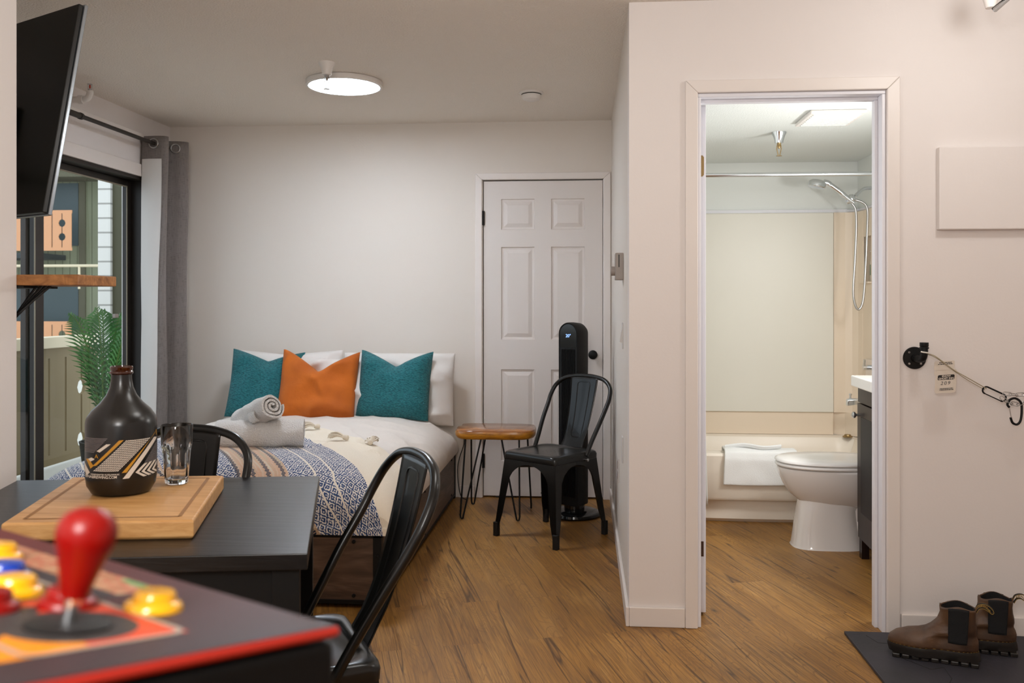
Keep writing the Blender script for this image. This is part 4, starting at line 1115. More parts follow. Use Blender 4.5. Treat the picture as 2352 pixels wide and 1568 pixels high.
# ------------------------------------------------------------------ tower heater
t = thing('tower_heater', 'tall black tower fan heater with a blue 20 degree display, behind the far chair', 'heater', (-.058, 5.242, 0), rad(-32))
obj('base', MB().lathe([(.150, .004), (.155, .012), (.150, .024), (.13, .032), (.05, .038), (.001, .038)], seg=48).lathe([(.06, .034), (.06, .075)], seg=24), 'blackgloss', t)
def tower_ring(y, k, inset=0):
    w = .066*k-inset; out = [( w, y, .07), ( w, y, 1.065)]
    for q in range(1, 16):
        a = q/16*PI; out.append((w*cos(a), y, 1.065+w*sin(a)))
    out += [(-w, y, 1.065), (-w, y, .07)]
    return out
obj('housing', MB().loft([tower_ring(-.066, .90), tower_ring(-.070, .96), tower_ring(-.062, 1.0), tower_ring(-.01, 1.0), tower_ring(.045, .93), tower_ring(.075, .72)]), 'blackflat', t, angle=30)
obj('face_panel', MB().add([(p[0], -.0665, max(p[2], .985)) for p in tower_ring(0, .84)], [list(range(len(tower_ring(0, .84))))]), 'blackgloss', t, False)
fins = MB().add([(-.046, -.0668, .12), (.046, -.0668, .12), (.046, -.0668, .975), (-.046, -.0668, .975)], [(0, 1, 2, 3)])
for k in range(11): fins.box(-.044+k*.0085, -.0715, .12, -.0415+k*.0085, -.067, .975)
obj('grille', fins, 'blackflat', t, False)
obj('display_digits', text_mb('20°', .026, lambda x, y: (x-.017, -.0672, 1.045+y), bold=.0002), 'blue_led', t, False)
obj('power_cord', MB().tube(spline([(.0, .10, .03), (-.06, .17, .012), (-.15, .24, .006), (-.3, .28, .006), (-.38, .25, .02), (-.48, .28, .05), (-.55, .20, .01), (-.66, .10, .006)], 8), .0035, 6), 'cable', t)
cb = MB().tube(spline([(-.785, 5.55, .47), (-.755, 5.52, .44), (-.745, 5.50, .37), (-.775, 5.52, .28), (-.79, 5.54, .2), (-.785, 5.55, .10), (-.77, 5.56, .03), (-.74, 5.58, .006)], 8), .003, 6)
tag(obj('charging_cable', cb, 'cable'), 'thin black cable hanging between the bed head and the side table', 'cable')

# ------------------------------------------------------------------ bathroom: tub, surround, shower
TX0 = .31
tub = thing('bathtub', 'cream alcove bathtub with bowed front apron', 'bathtub', (1.02, 5.5, 0))
prof = [(5.205, 0), (5.185, .02), (5.19, .125), (5.115, .135), (5.105, .15), (5.10, .33), (5.095, .385), (5.105, .398), (5.20, .400), (5.235, .392), (5.27, .33), (5.30, .14), (5.36, .10), (5.68, .10), (5.74, .14), (5.77, .33), (5.80, .392), (5.82, .398), (BB-.02, .400), (BB-.02, 0)]
rings = []
for k in range(25):
    x = TX0+(BR-TX0)*k/24; bow = sin(PI*k/24)
    r_ = []
    for y, z in prof:
        yy = y
        if y < 5.21: yy = y-.035*bow*(1 if z < .13 else .35)
        endw = min(k, 24-k)
        if 5.21 < y < 5.81 and endw < 2: z = max(z, .39)
        r_.append((x, yy, z))
    rings.append(r_)
obj('tub_shell', MB().loft(rings, cap=True), 'tub', tub, angle=35, world=True)
obj('drain_plate', MB().lathe([(.030, .400), (.030, .405), (.022, .408), (.018, .416), (.001, .417)], (1.655, 5.78, 0), 24), 'brass', tub, world=True)
sr = thing('shower_surround', 'cream shower wall panels around the bathtub', 'shower surround', (1.02, 5.86, .4))
obj('lower_panel', MB().box(TX0, BB-.02, .40, 1.59, BB, .545), 'surround_warm', sr, False, bevel=.004, world=True)
obj('back_panel', MB().box(TX0, BB-.035, .545, 1.588, BB, 1.822), 'surround', sr, False, bevel=.006, world=True)
obj('corner_column', MB().quadprism([(1.590, BB-.028), (1.66, BB-.030), (1.70, BB-.045), (1.725, BB-.085), (1.735, BB-.14), (BR, BB-.14), (BR, BB), (1.59, BB)], .545, 1.822).quadprism([(1.66, BB-.02), (BR, BB-.12), (BR, BB), (1.59, BB)], .40, .545), 'surround_warm', sr, False, world=True)
obj('side_panel', MB().box(BR-.008, 5.06, .40, BR, ny0, 1.822).box(BR-.008, ny1, .40, BR, BB-.12, 1.822).box(BR-.008, ny0, .40, BR, ny1, nz0).box(BR-.008, ny0, nz1, BR, ny1, 1.822)
    .box(BR-.004, ny0-.006, nz0, BR+.1, ny0, nz1).box(BR-.004, ny1, nz0, BR+.1, ny1+.006, nz1).box(BR-.004, ny0, nz0-.008, BR+.1, ny1, nz0).box(BR-.004, ny0, nz1, BR+.1, ny1, nz1+.008).box(BR+.094, ny0, nz0, BR+.1, ny1, nz1), 'surround_warm', sr, False, world=True)
obj('shelf_lip', MB().box(BR-.03, ny0-.012, nz0-.012, BR-.004, ny1+.012, nz0), 'surround_warm', sr, False, bevel=.004, world=True)
obj('top_strip', MB().box(TX0, BB-.022, 1.822, 1.68, BB, 1.842).tube(spline([(1.66, BB-.012, 1.832), (1.70, BB-.03, 1.832), (1.73, BB-.07, 1.832), (BR-.004, BB-.12, 1.832), (BR-.004, 5.06, 1.832)], 4), .009, 8), 'trim_cool', sr, False, world=True)
tag(obj('shower_curtain_rod', MB().tube([(.31, 5.10, 1.962), (BR, 5.10, 1.962)], .0125, 16).lathe([(.03, BR-.012), (.03, BR)], (0, 5.10, 1.962), 20, 'x'), 'chrome'), 'straight chrome rod across the front of the shower', 'shower rod')
def scp(u, v):
    z = .115+v*1.84; x = .40+u*(.255+.03*(1-v)**2)
    return Vector((x, 5.055+.018*sin(u*22)*(1-.3*v)-.025*(1-v), z))
tag(obj('shower_curtain', MB().grid(scp, 60, 30), 'bathtowel', solid=.002), 'white shower curtain gathered at the left, only its lower edge showing', 'shower curtain')

sh = thing('hand_shower', 'chrome hand shower in its holder with a long looped metal hose', 'shower', (BR, 5.52, 1.934))
obj('wall_flange', MB().lathe([(.030, BR), (.029, BR-.006), (.015, BR-.010), (.001, BR-.010)], (0, 5.52, 1.934), 24, 'x'), 'chrome', sh, world=True)
obj('shower_arm', MB().tube(spline([(BR, 5.52, 1.934), (1.70, 5.52, 1.934), (1.672, 5.52, 1.928), (1.645, 5.515, 1.908), (1.622, 5.51, 1.885)], 6), .0105, 12), 'chrome', sh, world=True)
obj('holder', MB().lathe([(.014, -.024), (.022, -.014), (.024, .006), (.018, .020), (.012, .026)], seg=20).tube([(-.03, 0, -.02), (.02, 0, -.004)], .014, 12), 'chrome', sh).location = (-.145, -.012, -.065)
obj('handle', MB().tube(spline([(1.612, 5.50, 1.846), (1.575, 5.495, 1.872), (1.53, 5.49, 1.908), (1.485, 5.49, 1.942), (1.455, 5.49, 1.962), (1.43, 5.49, 1.968)], 5), [.0125]*8+[.0145]*10+[.017]*8, 14), 'chrome', sh, world=True)
hm = MB().lathe([(.001, .016), (.030, .014), (.042, .006), (.046, -.006), (.045, -.020), (.041, -.024), (.001, -.024)], seg=32)
hh_ = obj('shower_head', hm, 'chrome', sh); hh_.scale = (1.15, 1.15, 1.15); hh_.location = (1.395-BR, -.03, .030); hh_.rotation_euler = (0, rad(12), 0)
hz = MB().tube(spline([(1.600, 5.50, 1.84), (1.622, 5.50, 1.80), (1.626, 5.50, 1.70), (1.618, 5.50, 1.5), (1.608, 5.50, 1.32), (1.617, 5.50, 1.24), (1.637, 5.50, 1.205), (1.660, 5.50, 1.235), (1.672, 5.50, 1.32), (1.682, 5.50, 1.5), (1.690, 5.50, 1.70), (1.692, 5.50, 1.79), (1.680, 5.50, 1.83), (1.655, 5.50, 1.85), (1.622, 5.503, 1.862)], 12), .0068, 10)
obj('hose', hz, 'steel', sh, world=True)
t = thing('tub_spout', 'chrome tub spout on the right tub wall', 'faucet', (BR, 5.6, .64))
obj('spout', MB().loft([[(x, 5.6+dy*w, .645+dz*h+o) for dy, dz in ((-1, -1), (1, -1), (1, .5), (.6, 1), (-.6, 1), (-1, .5))] for x, w, h, o in ((BR, .022, .02, 0), (1.66, .021, .019, 0), (1.61, .020, .022, -.004), (1.598, .018, .020, -.008))]).lathe([(.006, .66), (.006, .68), (.009, .683), (.009, .69), (.001, .692)], (1.62, 5.6, 0), 12), 'chrome', t, world=True, bevel=.003)
t = thing('shower_valve', 'chrome shower valve plate on the right tub wall, just above the vanity top', 'shower valve', (BR, 5.6, .85))
obj('escutcheon', MB().box(BR-.014, 5.53, .79, BR-.008, 5.67, .90), 'chrome', t, False, bevel=.004, world=True)
obj('lever', MB().tube([(BR-.012, 5.6, .85), (BR-.05, 5.6, .85)], .016, 14).tube([(BR-.045, 5.6, .85), (BR-.05, 5.57, .90)], .007, 10), 'chrome', t, world=True)
t = thing('soap_bottle', 'white and green pump soap bottle in the shower niche', 'bottle', (BR+.04, 5.665, nz0))
obj('bottle_body', MB().lathe([(.001, 0), (.026, 0), (.028, .006), (.028, .125), (.022, .142), (.012, .150)], seg=24), 'print_white', t)
obj('label_band', MB().lathe([(.0285, .04), (.0285, .105)], seg=24, cap=False), 'green_label', t)
obj('pump', MB().lathe([(.012, .150), (.012, .162), (.005, .164), (.005, .185), (.010, .187), (.010, .196), (.001, .197)], seg=14).tube([(0, 0, .19), (-.03, -.01, .187)], .004, 8), 'whiteplastic', t)
# towel over tub rim
def tubtowel(u, v):
    # v: 0 bottom of the hanging front .. 1 rear inside the tub
    L = [(5.072, .225), (5.068, .30), (5.066, .37), (5.075, .408), (5.11, .416), (5.20, .416), (5.245, .404), (5.268, .36)]
    f = v*(len(L)-1); k = min(int(f), len(L)-2); y = L[k][0]*(1-f+k)+L[k+1][0]*(f-k); z = L[k][1]*(1-f+k)+L[k+1][1]*(f-k)
    x = .775+u*.40+.02*v
    return Vector((x, y+.004*noise.noise(Vector((x*12, z*12, 0))), z+.004*noise.noise(Vector((x*9, y*9, 5)))+(.014*sin(u*PI*1.3+1)*max(0, v-.4))))
t = thing('bath_mat_towel', 'white towel draped over the front rim of the bathtub', 'towel', (.97, 5.1, .4))
obj('cloth', MB().grid(tubtowel, 40, 40), 'bathtowel', t, world=True, solid=.012, subsurf=1)
obj('folded_corner', MB().tube(spline([(.80, 5.16, .425), (.90, 5.14, .440), (1.0, 5.10, .432), (1.10, 5.13, .436)], 6), .016, 10, flat=.6), 'bathtowel', t, world=True)

# toilet
t = thing('toilet', 'white toilet facing left with its lid closed, beside the dark vanity', 'toilet', (1.35, 4.70, 0))
def ell(xf, xb, hw, z, n=40, e=2.3):
    out = []
    cxx, ax_ = (xf+xb)/2, (xb-xf)/2
    for k in range(n):
        a = 2*PI*k/n; c_, s_ = cos(a), sin(a)
        out.append((cxx+ax_*math.copysign(abs(c_)**(2/e), c_), 4.70+hw*math.copysign(abs(s_)**(2/e), s_), z))
    return out
obj('pedestal', MB().loft([ell(1.060, 1.42, .118, 0, e=3), ell(1.066, 1.415, .114, .01, e=3), ell(1.078, 1.395, .105, .10, e=3), ell(1.092, 1.38, .100, .19, e=3), ell(1.10, 1.42, .10, .245, e=2.6)]), 'porcelain', t, world=True, angle=60)
obj('bowl', MB().loft([ell(1.14, 1.46, .075, .205), ell(1.098, 1.52, .105, .232), ell(1.055, 1.56, .135, .268), ell(1.022, 1.58, .160, .315), ell(1.002, 1.60, .176, .36), ell(.992, 1.60, .183, .395), ell(.992, 1.60, .184, .403), ell(1.0, 1.60, .180, .406)]), 'porcelain', t, world=True, angle=60)
obj('trapway', MB().box(1.36, 4.62, .0, 1.56, 4.78, .24), 'porcelain', t, False, bevel=.03, bseg=4, world=True)
obj('seat', MB().loft([ell(.990, 1.52, .182, .410, e=2.2), ell(.984, 1.52, .188, .415, e=2.2), ell(.984, 1.52, .188, .422, e=2.2), ell(.990, 1.52, .183, .427, e=2.2)]), 'seat_plastic', t, world=True, angle=60)
obj('lid', MB().loft([ell(.990, 1.53, .183, .430, e=2.2), ell(.982, 1.53, .190, .436, e=2.2), ell(.984, 1.53, .188, .445, e=2.2), ell(1.00, 1.52, .176, .452, e=2.2), ell(1.10, 1.48, .10, .455, e=2.2)]), 'seat_plastic', t, world=True, angle=60)
obj('hinge_cap', MB().box(1.50, 4.58, .428, 1.545, 4.64, .462).box(1.50, 4.76, .428, 1.545, 4.82, .462), 'seat_plastic', t, False, bevel=.006, world=True)
obj('tank', MB().box(1.56, 4.51, .40, BR-.005, 4.89, .75), 'porcelain', t, False, bevel=.02, bseg=3, world=True)
obj('tank_lid', MB().box(1.55, 4.50, .75, BR-.004, 4.90, .785), 'porcelain', t, False, bevel=.008, world=True)

# vanity
vx, vy0, vy1 = 1.338, 3.83, 4.50
t = thing('vanity_cabinet', 'dark espresso vanity cabinet at the right side of the bathroom', 'cabinet', (1.54, 4.17, 0))
def vfront(f, off=0): return (vx-.012*sin(PI*f)*1-off, vy0+(vy1-vy0)*f)
def vslab(z0, z1, off, f0=0, f1=1, depth=.02, n=12):
    P = [vfront(f0+(f1-f0)*k/n, off) for k in range(n+1)]; Q = [(p[0]+depth, p[1]) for p in P[::-1]]
    return MB().quadprism(P+Q, z0, z1)
obj('carcass', MB().box(vx+.02, vy0, .12, BR, vy1, .82), 'vanity', t, False, bevel=.002, world=True)
obj('face_frame', vslab(.76, .835, 0), 'vanity', t, False, world=True)
obj('bottom_rail', vslab(.10, .17, 0), 'vanity', t, False, world=True)
for f0, f1, kf in ((.02, .495, .42), (.505, .98, .60)):
    d_ = obj('door', vslab(.175, .755, .006, f0, f1), 'vanity', t, False, world=True)
    obj('recessed_panel', vslab(.235, .695, .0075, f0+.10, f1-.10, .002), 'print_black', d_, False, world=True)
    ky = vfront(kf if f0 < .4 else .93)
    kn = obj('knob', MB().lathe([(.006, 0), (.006, .014), (.015, .020), (.016, .028), (.010, .034), (.001, .035)], seg=20, axis='x'), 'steel', d_)
    kn.data.transform(Matrix.Scale(-1, 4, (1, 0, 0))); kn.location = (ky[0]-.006-1.54, ky[1]-4.17, .70)
    kn.data.flip_normals()
for y in (vy0+.02, vy1-.045):
    obj('leg', MB().box(vx+.005, y, 0, vx+.04, y+.04, .12), 'vanity', t, False, world=True)
    obj('leg', MB().box(BR-.05, y, 0, BR-.01, y+.04, .12), 'vanity', t, False, world=True)
tag(obj('vanity_sink', MB().quadprism([(vx-.03, vy0-.01), (vx-.045, (vy0+vy1)/2), (vx-.03, vy1+.015), (BR, vy1+.015), (BR, vy0-.01)], .836, .888), 'counter', None, False, bevel=.006, bseg=3), 'white ceramic vanity top on the dark cabinet', 'sink')

t = thing('exhaust_fan', 'white louvered exhaust fan grille on the bathroom ceiling', 'vent', (1.19, 4.45, BC))
obj('cover', MB().box(1.06, 4.29, BC-.018, 1.32, 4.61, BC), 'whiteplastic', t, False, bevel=.006, world=True)
lv = MB()
for k in range(9): lv.box(1.08, 4.32+k*.031, BC-.022, 1.30, 4.335+k*.031, BC-.018)
obj('louvers', lv, 'bathceil', t, False, world=True)
t = thing('fire_sprinkler', 'chrome fire sprinkler hanging from the bathroom ceiling', 'sprinkler', (1.031, 4.84, BC))
sprinkler(t, 0, 0, 0, 'chrome', 'brass', 1.3)

# ------------------------------------------------------------------ right wall: panel cover, pipe hook, tag, chain
tag(obj('wall_panel', MB().box(1.315, BW-.032, 1.515, 1.72, BW, 1.823), 'wall', None, False, bevel=.004), 'flat cream access panel cover on wall at the right', 'wall panel')
hk = thing('pipe_hook', 'black iron pipe wall hook right of the bathroom door', 'hook', (1.236, BW, 1.036))
obj('flange', MB().lathe([(.042, BW), (.042, BW-.005), (.040, BW-.008), (.016, BW-.010), (.015, BW-.022)], (1.236, 0, 1.036), 32, 'y'), 'blackflat', hk, world=True)
obj('elbow', MB().tube(spline([(1.236, BW-.01, 1.036), (1.238, BW-.045, 1.034), (1.243, BW-.066, 1.040), (1.245, BW-.073, 1.06), (1.245, BW-.073, 1.078)], 6), .0135, 16).lathe([(.013, 1.073), (.0165, 1.075), (.0165, 1.079), (.014, 1.081), (.0155, 1.084), (.0155, 1.097), (.001, 1.0975)], (1.245, BW-.073, 0), 20), 'blackflat', hk, world=True)
for a in (45, 135, 225, 315): obj('screw', MB().lathe([(.0045, BW-.008), (.004, BW-.010), (.001, BW-.0105)], (1.236+.030*cos(rad(a)), 0, 1.036+.030*sin(rad(a))), 10, 'y'), 'steel', hk, world=True)
YY = BW-.075
def W(x, z, dy=0): return Vector((x, YY+dy, z))
CF = -.022
cord = MB().tube(spline([W(1.232, 1.062, -.016), W(1.247, 1.061, -.018), W(1.262, 1.055, -.012), W(1.283, 1.043, CF), W(1.340, .999, CF), W(1.40, .964, CF), W(1.462, .930, -.006)], 6), .0018, 6).tube(spline([W(1.258, 1.055, .012), W(1.283, 1.040, -.018), W(1.340, .997, -.020), W(1.40, .960, .003), W(1.460, .925, .002)], 6), .0016, 6)
lc = thing('cord_loop', 'tan cord stretched from pipe hook to the carabiner', 'cord', tuple(W(1.25, 1.06)))
obj('cord', cord, 'cord', lc, world=True)
obj('loop_end', MB().tube(spline([W(1.229, 1.064, -.012), W(1.236, 1.062, -.019), W(1.250, 1.060, -.019), W(1.260, 1.056, -.012)], 5), .0026, 8), 'white_cord', lc, world=True)
# door tag
tg = thing('key_tag', 'white hotel tag reading 209 hanging from the cord', 'tag', tuple(W(1.315, .96, -.006)))
TC = W(1.318, .956, -.008); ta = rad(-4)
def tagp(x, z, lift=0):
    x *= 1.6; z *= 1.45
    return Vector((TC.x+x*cos(ta)+z*sin(ta)*-1, TC.y-lift-.10*z*0, TC.z+z*cos(ta)+x*sin(ta)*-1))
def rr_poly(hx, hz, r, x0=0, z0=0, n=4):
    return [(p[0]+x0, p[1]+z0) for p in srect(hx, hz, r, 0, n)]
obj('card', MB().prism([tagp(x, z) for x, z in rr_poly(.0235, .030, .006)], (0, .0008, 0)), 'print_white', tg, False, world=True)
obj('folded_flap', MB().prism([tagp(x, z, .0009) for x, z in rr_poly(.0225, .0115, .004, -.006, .0405)], (0, .0007, 0)).prism([tagp(-.0275, .026, .0005), tagp(-.0235, .032, .0005), tagp(-.0235, .018, .0005), tagp(-.0265, .016, .0005)], (0, .0006, 0)), 'print_white', tg, False, world=True)
obj('black_banner', MB().add([tagp(x, z, .0006) for x, z in ((-.0175, .004), (.0165, .004), (.0185, .006), (.0185, .0145), (.0165, .0165), (-.0165, .0165), (-.0185, .0145), (-.0185, .006))], [list(range(8))]), 'print_black', tg, False, world=True)
obj('lettering', text_mb('SNOW', .0063, lambda x, y: tagp(x, .0112+y, .0012), bold=.00022, align='CENTER'), 'print_white', tg, False, world=True)
obj('lettering', text_mb('GHOST INN', .0063, lambda x, y: tagp(x, .0053+y, .0012), bold=.00022, align='CENTER'), 'print_white', tg, False, world=True)
obj('lettering', text_mb('209', .0125, lambda x, y: tagp(x-.001+.1*y, -.0085+y, .0012), align='CENTER', spacing=1.25), 'pencil', tg, False, world=True)

fp = MB(); rr_ = random.Random(3)
for (x0, x1, z) in ((-.0125, .0165, -.0188), (-.013, .0175, -.0222), (-.018, .010, .0470), (-.0205, .0125, .0432)):
    x = x0
    while x < x1:
        w_ = rr_.uniform(.0016, .0045); e_ = min(x+w_, x1)
        fp.add([tagp(x, z, .0022), tagp(e_, z, .0022), tagp(e_, z+.0017, .0022), tagp(x, z+.0017, .0022)], [(0, 1, 2, 3)]); x += w_+.0007
obj('fine_print', fp, 'print_black', tg, False, world=True)

def oval(c, d, L, w, dy=0, n=10, tw=0):
    """points of a link: long axis d in the XZ plane"""
    c = Vector(c); d = Vector((d[0], 0, d[1])).normalized(); s_ = Vector((-d.z, 0, d.x)); s2 = s_*cos(tw)+Vector((0, 1, 0))*sin(tw)
    out = []
    for k in range(n+1):
        a = -PI/2+PI*k/n; out.append(c+d*(L/2-w/2+w/2*cos(a))+s2*(w/2*sin(a)))
    for k in range(n+1):
        a = PI/2+PI*k/n; out.append(c+d*(-(L/2-w/2)+w/2*cos(a))+s2*(w/2*sin(a)))
    return out
cbn = thing('carabiner', 'small black carabiner joining the tan cord to the chain', 'carabiner', tuple(W(1.49, .912)))
P = oval(W(1.492, .910), (.072, -.034), .088, .026)
obj('frame', MB().tube(P, .0030, 8), 'blackflat', cbn, world=True)
obj('gate', MB().tube([P[-1], P[0]], .0020, 8), 'blackflat', cbn, world=True)
cbn = thing('carabiner', 'large black carabiner hanging from chain at the right edge', 'carabiner', tuple(W(1.57, .85)))
P2 = spline([W(1.545, .862), W(1.538, .872), W(1.545, .888), W(1.565, .895), W(1.585, .880), W(1.588, .850), W(1.584, .815), W(1.572, .800), W(1.556, .806), W(1.549, .825)], 5)
obj('frame', MB().tube(P2, .0042, 10), 'blackflat', cbn, world=True)
obj('gate', MB().tube([W(1.545, .860), W(1.551, .826)], .0018, 8), 'steel', cbn, world=True)
ch = thing('chain', 'thin steel chain hanging at the right edge through the carabiners', 'chain', tuple(W(1.58, .9)))
run1 = [W(1.525, .912), W(1.546, .910), W(1.569, .908), W(1.592, .910), W(1.615, .911), W(1.638, .911)]
run2 = [W(1.516, .897), W(1.532, .886), W(1.551, .877), W(1.573, .872), W(1.597, .880), W(1.618, .894)]
for run in (run1, run2):
    for i in range(len(run)-1):
        d = run[i+1]-run[i]
        obj('link', MB().tube(oval((run[i]+run[i+1])/2+Vector((0, -.004, 0)), (d.x, d.z), .032, .0125, tw=(0 if i % 2 == 0 else 1.1), n=6), .0015, 6, closed=True), 'steel', ch, world=True)

# coiled flex in the top right corner
t = thing('pendant_flex', 'short ribbed metal flex with white cover at the top right corner', 'light fixture', (1.45, 3.0, 2.28))
def R3(px, py, D):
    x = (px-1176)/2050*D; q = camrot(x, D); return Vector((q.x, q.y, 1.24+(697-py)/2050*D))
fa, fb = R3(2286, 22, 3.0), R3(2350, -34, 2.8)
fm = MB()
pts = [fa.lerp(fb, k/60) for k in range(61)]
fm.tube(pts, [.0075+(.0012 if k % 3 == 0 else 0) for k in range(61)], 10)
obj('ribbed_flex', fm, 'steel', t, world=True)
obj('dark_inner', MB().tube([R3(2281, 20, 3.02), R3(2312, -5, 2.9)], .0045, 8), 'blackflat', t, world=True)
obj('ceiling_cup', MB().lathe([(.05, 2.40), (.048, 2.38), (.02, 2.37), (.001, 2.37)], (fb.x, fb.y, 0), 24), 'whiteplastic', t, world=True)
obj('white_cover', MB().lathe([(.02, 0), (.024, -.03), (.016, -.06), (.001, -.062)], tuple(R3(2275, -22, 3.05)), 20), 'whiteplastic', t, world=True)

# ------------------------------------------------------------------ mat and boots
mt = thing('floor_mat', 'charcoal rubber mat with interlocking puzzle seams in the near right corner', 'mat', (1.45, 3.02, 0))
obj('mat_slab', MB().box(.972, 2.55, 0, 1.95, 3.44, .012), 'mat', mt, False, bevel=.002, world=True)
sm = MB(); x, y = 1.06, 3.40
zig = [(1.04, 3.40), (1.06, 3.33), (1.12, 3.32), (1.13, 3.24), (1.09, 3.20), (1.16, 3.10), (1.21, 3.12), (1.20, 3.03), (1.17, 2.98), (1.24, 2.93), (1.28, 2.95), (1.27, 2.86), (1.34, 2.83), (1.42, 2.84), (1.44, 2.76), (1.52, 2.77)]
for (a, b) in zip(zig[:-1], zig[1:]): sm.tube([(a[0], a[1], .0122), (b[0], b[1], .0122)], .0012, 5)
obj('puzzle_seam', sm, 'blackrubber', mt, world=True)

def boot(loc, rz, label, sgn=1):
    t = thing('chelsea_boot', label, 'boot', loc, rz, 'brown leather ankle boots')
    # toe toward -x. rings from the welt up
    def ring(z, xt, xh, w, wt=None, n=48, skew=0):
        out = []
        for k in range(n):
            a = 2*PI*k/n; c_, s_ = cos(a), sin(a)
            cxx, hx = (xt+xh)/2, (xh-xt)/2
            x = cxx+hx*math.copysign(abs(c_)**.88, c_)
            f = (x-xt)/(xh-xt)                       # 0 toe .. 1 heel
            wid = w*(1-.18*math.exp(-((f-.62)/.16)**2)) if xh-xt > .2 else w
            if xh-xt > .2: wid *= (1.06 if f < .45 else .92)
            out.append(Vector((x, wid*math.copysign(abs(s_)**.9, s_)+skew*(f-.5), z)))
        return out
    upper = [ring(.040, -.150, .128, .047), ring(.052, -.151, .130, .048), ring(.066, -.146, .131, .046), ring(.080, -.130, .130, .043), ring(.090, -.100, .127, .040), ring(.098, -.066, .125, .038),
             ring(.107, -.038, .123, .037), ring(.120, -.015, .121, .036), ring(.140, .004, .119, .037), ring(.165, .013, .119, .039), ring(.185, .013, .121, .040), ring(.192, .014, .122, .040)]
    rnd = noise
    U = []
    for k, r in enumerate(upper):
        rr = []
        for v in r:
            d = noise.noise(Vector((v.x*22, v.y*22+sgn*3, v.z*26)))*.004+.0035*sin(v.z*130+v.x*45)*(1 if .07 < v.z < .14 and v.x > -.09 else 0)
            c0 = Vector(((r[0].x+r[len(r)//2].x)/2, 0, v.z)); dd = (v-c0)
            zz = v.z
            if k >= len(upper)-3: zz += .010*cos((v.x-.067)/.054*PI)*-1*(-1)*.6 + (.006 if abs(v.y) < .01 else 0)
            rr.append(Vector((v.x, v.y, zz))+dd.normalized()*d)
        U.append(rr)
    obj('leather_upper', MB().loft(U, cap=False), 'leather', t, angle=180, solid=.004)
    # inside lining, dark
    obj('inner_lining', MB().loft([[p*.0+Vector(((p.x-.067)*.90+.067, p.y*.88, p.z-(.0 if k else 0))) for p in U[j]] for k, j in enumerate((8, 9, 10, 11))], cap=False).add([Vector(((p.x-.067)*.88+.067, p.y*.86, .14)) for p in U[8]], [list(range(48))]), 'elastic', t, angle=180)
    # elastic gussets both sides
    for sd in (-1, 1):
        g = MB()
        def gp_(u, v):
            z = .074+(.190-.074)*v; hw = .029+.003*v
            x = .068+(u*2-1)*hw-.004*(1-v)
            # width of the shaft at z
            w = .0425 if z > .13 else .0425-(z-.13)*.02
            cur = w*(max(0, 1-((x-.067)/.066)**2))**.42
            return Vector((x, sd*(cur+.0035), z+(.0035*(1-(u*2-1)**2) if v > .9 else 0)))
        g.grid(gp_, 12, 14)
        obj('elastic_gusset', g, 'elastic', t, angle=180, solid=.002)
    # sole: welt, midsole, lugged tread
    sole = [ring(.010, -.142, .132, .046), ring(.014, -.152, .138, .051), ring(.030, -.156, .136, .052), ring(.040, -.157, .134, .053), ring(.044, -.156, .133, .052)]
    so = obj('sole', MB().loft(sole), 'sole', t, angle=40)
    lug = MB()
    for k in range(9):
        x = -.140+k*.0305
        for sd in (-1, 1):
            lug.box(x, min(sd*.004, sd*.046), 0, x+.025, max(sd*.004, sd*.046), .014)
    obj('tread_lugs', lug, 'sole', so, False, bevel=.003)
    st = MB(); W_ = ring(.0455, -.154, .131, .0505, n=96)
    for k in range(0, 96, 2): st.tube([W_[k], W_[k].lerp(W_[(k+1) % 96], .7)], .0008, 4)
    obj('welt_stitching', st, 'yellow_thread', so)
    # pull loop at the heel
    lp = spline([(.118, 0, .168), (.122, 0, .190), (.130, 0, .204), (.150, 0, .208), (.168, 0, .197), (.176, 0, .184), (.170, 0, .178), (.158, 0, .186), (.145, 0, .193), (.132, 0, .190), (.124, 0, .176)], 4)
    lo = MB()
    vs = [p+Vector((0, y, 0)) for p in lp for y in (-.007, .007)]
    lo.add(vs, [(2*i, 2*i+1, 2*i+3, 2*i+2) for i in range(len(lp)-1)])
    l_ = obj('pull_loop', lo, 'elastic', t, solid=.0015, angle=180)
    eb = MB()
    for y in (-.0072, .0072): eb.tube([p+Vector((0, y, 0)) for p in lp], .0010, 5)
    obj('loop_edging', eb, 'yellow_thread', l_)
    obj('lettering', text_mb('AIRWAIR', .012, lambda x, y: Vector((.128+x*.78, -.0088, .1935+y+.010*sin(min(1, x/.045)*PI)-.012*(x/.055))), bold=.0004), 'yellow_thread', l_, False)
    return t
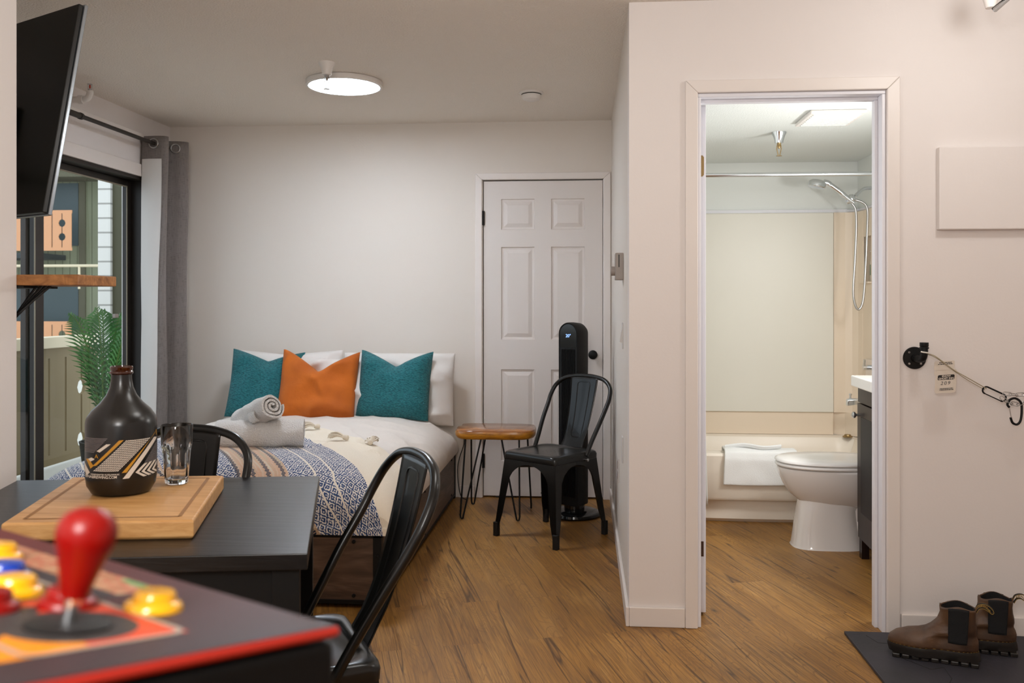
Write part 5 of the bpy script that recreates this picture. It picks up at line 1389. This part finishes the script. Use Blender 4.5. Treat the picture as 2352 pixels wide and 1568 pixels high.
boot((1.215, 3.20, .012), rad(-19), 'brown leather ankle boot in front, whole from toe to heel on the mat', 1)
boot((1.385, 3.30, .012), rad(-13), 'brown leather ankle boot behind, its toe hidden by the other boot', -1)

# ------------------------------------------------------------------ light
def area(name, loc, rot, size, power, col=(1, 1, 1), sy=None, spread=180):
    l = bpy.data.lights.new(name, 'AREA'); l.energy = power; l.color = col; l.size = size; l.spread = rad(spread)
    if sy: l.shape = 'RECTANGLE'; l.size_y = sy
    o = bpy.data.objects.new(name, l); C.objects.link(o); o.location = loc; o.rotation_euler = tuple(rad(a) for a in rot); return o
def bulb(name, loc, power, r=.12, col=(1, 1, 1)):
    l = bpy.data.lights.new(name, 'POINT'); l.energy = power; l.color = col; l.shadow_soft_size = r
    o = bpy.data.objects.new(name, l); C.objects.link(o); o.location = loc; return o
area('bed_light', (-1.25, 4.58, H-.034), (0, 0, 0), .36, 11.5, (.98, .98, 1)).data.shape = 'DISK'
bulb('entry_light', (1.35, 2.72, 2.22), 9, .08, (1, .99, .97))
bulb('kitchen_light', (-.3, -.5, 1.75), 90, .25, (1, .985, .965))
bulb('room_fill', (-.2, 2.2, 1.95), 13, .2, (1, .985, .96))  # added fill lamp without a fixture, lifts the ceiling and nearby walls
area('vanity_light', (BR-.08, 3.95, 1.66), (0, 64, -12), .2, 21, (1, .99, .965), .5)
w = bpy.data.worlds.new('sky'); bpy.context.scene.world = w; w.use_nodes = True
bg = w.node_tree.nodes['Background']; bg.inputs[0].default_value = (.64, .74, .86, 1); bg.inputs[1].default_value = 2.3

sc = bpy.context.scene
sc.view_settings.view_transform = 'Standard'; sc.view_settings.look = 'None'
sc.view_settings.exposure = 0.0; sc.view_settings.gamma = 1
sc.cycles.use_denoising = True
sc.cycles.use_adaptive_sampling = True; sc.cycles.adaptive_threshold = .05
sc.cycles.max_bounces = 9; sc.cycles.diffuse_bounces = 5; sc.cycles.transparent_max_bounces = 12
sc.cycles.sample_clamp_indirect = 4; sc.cycles.caustics_reflective = False; sc.cycles.caustics_refractive = False
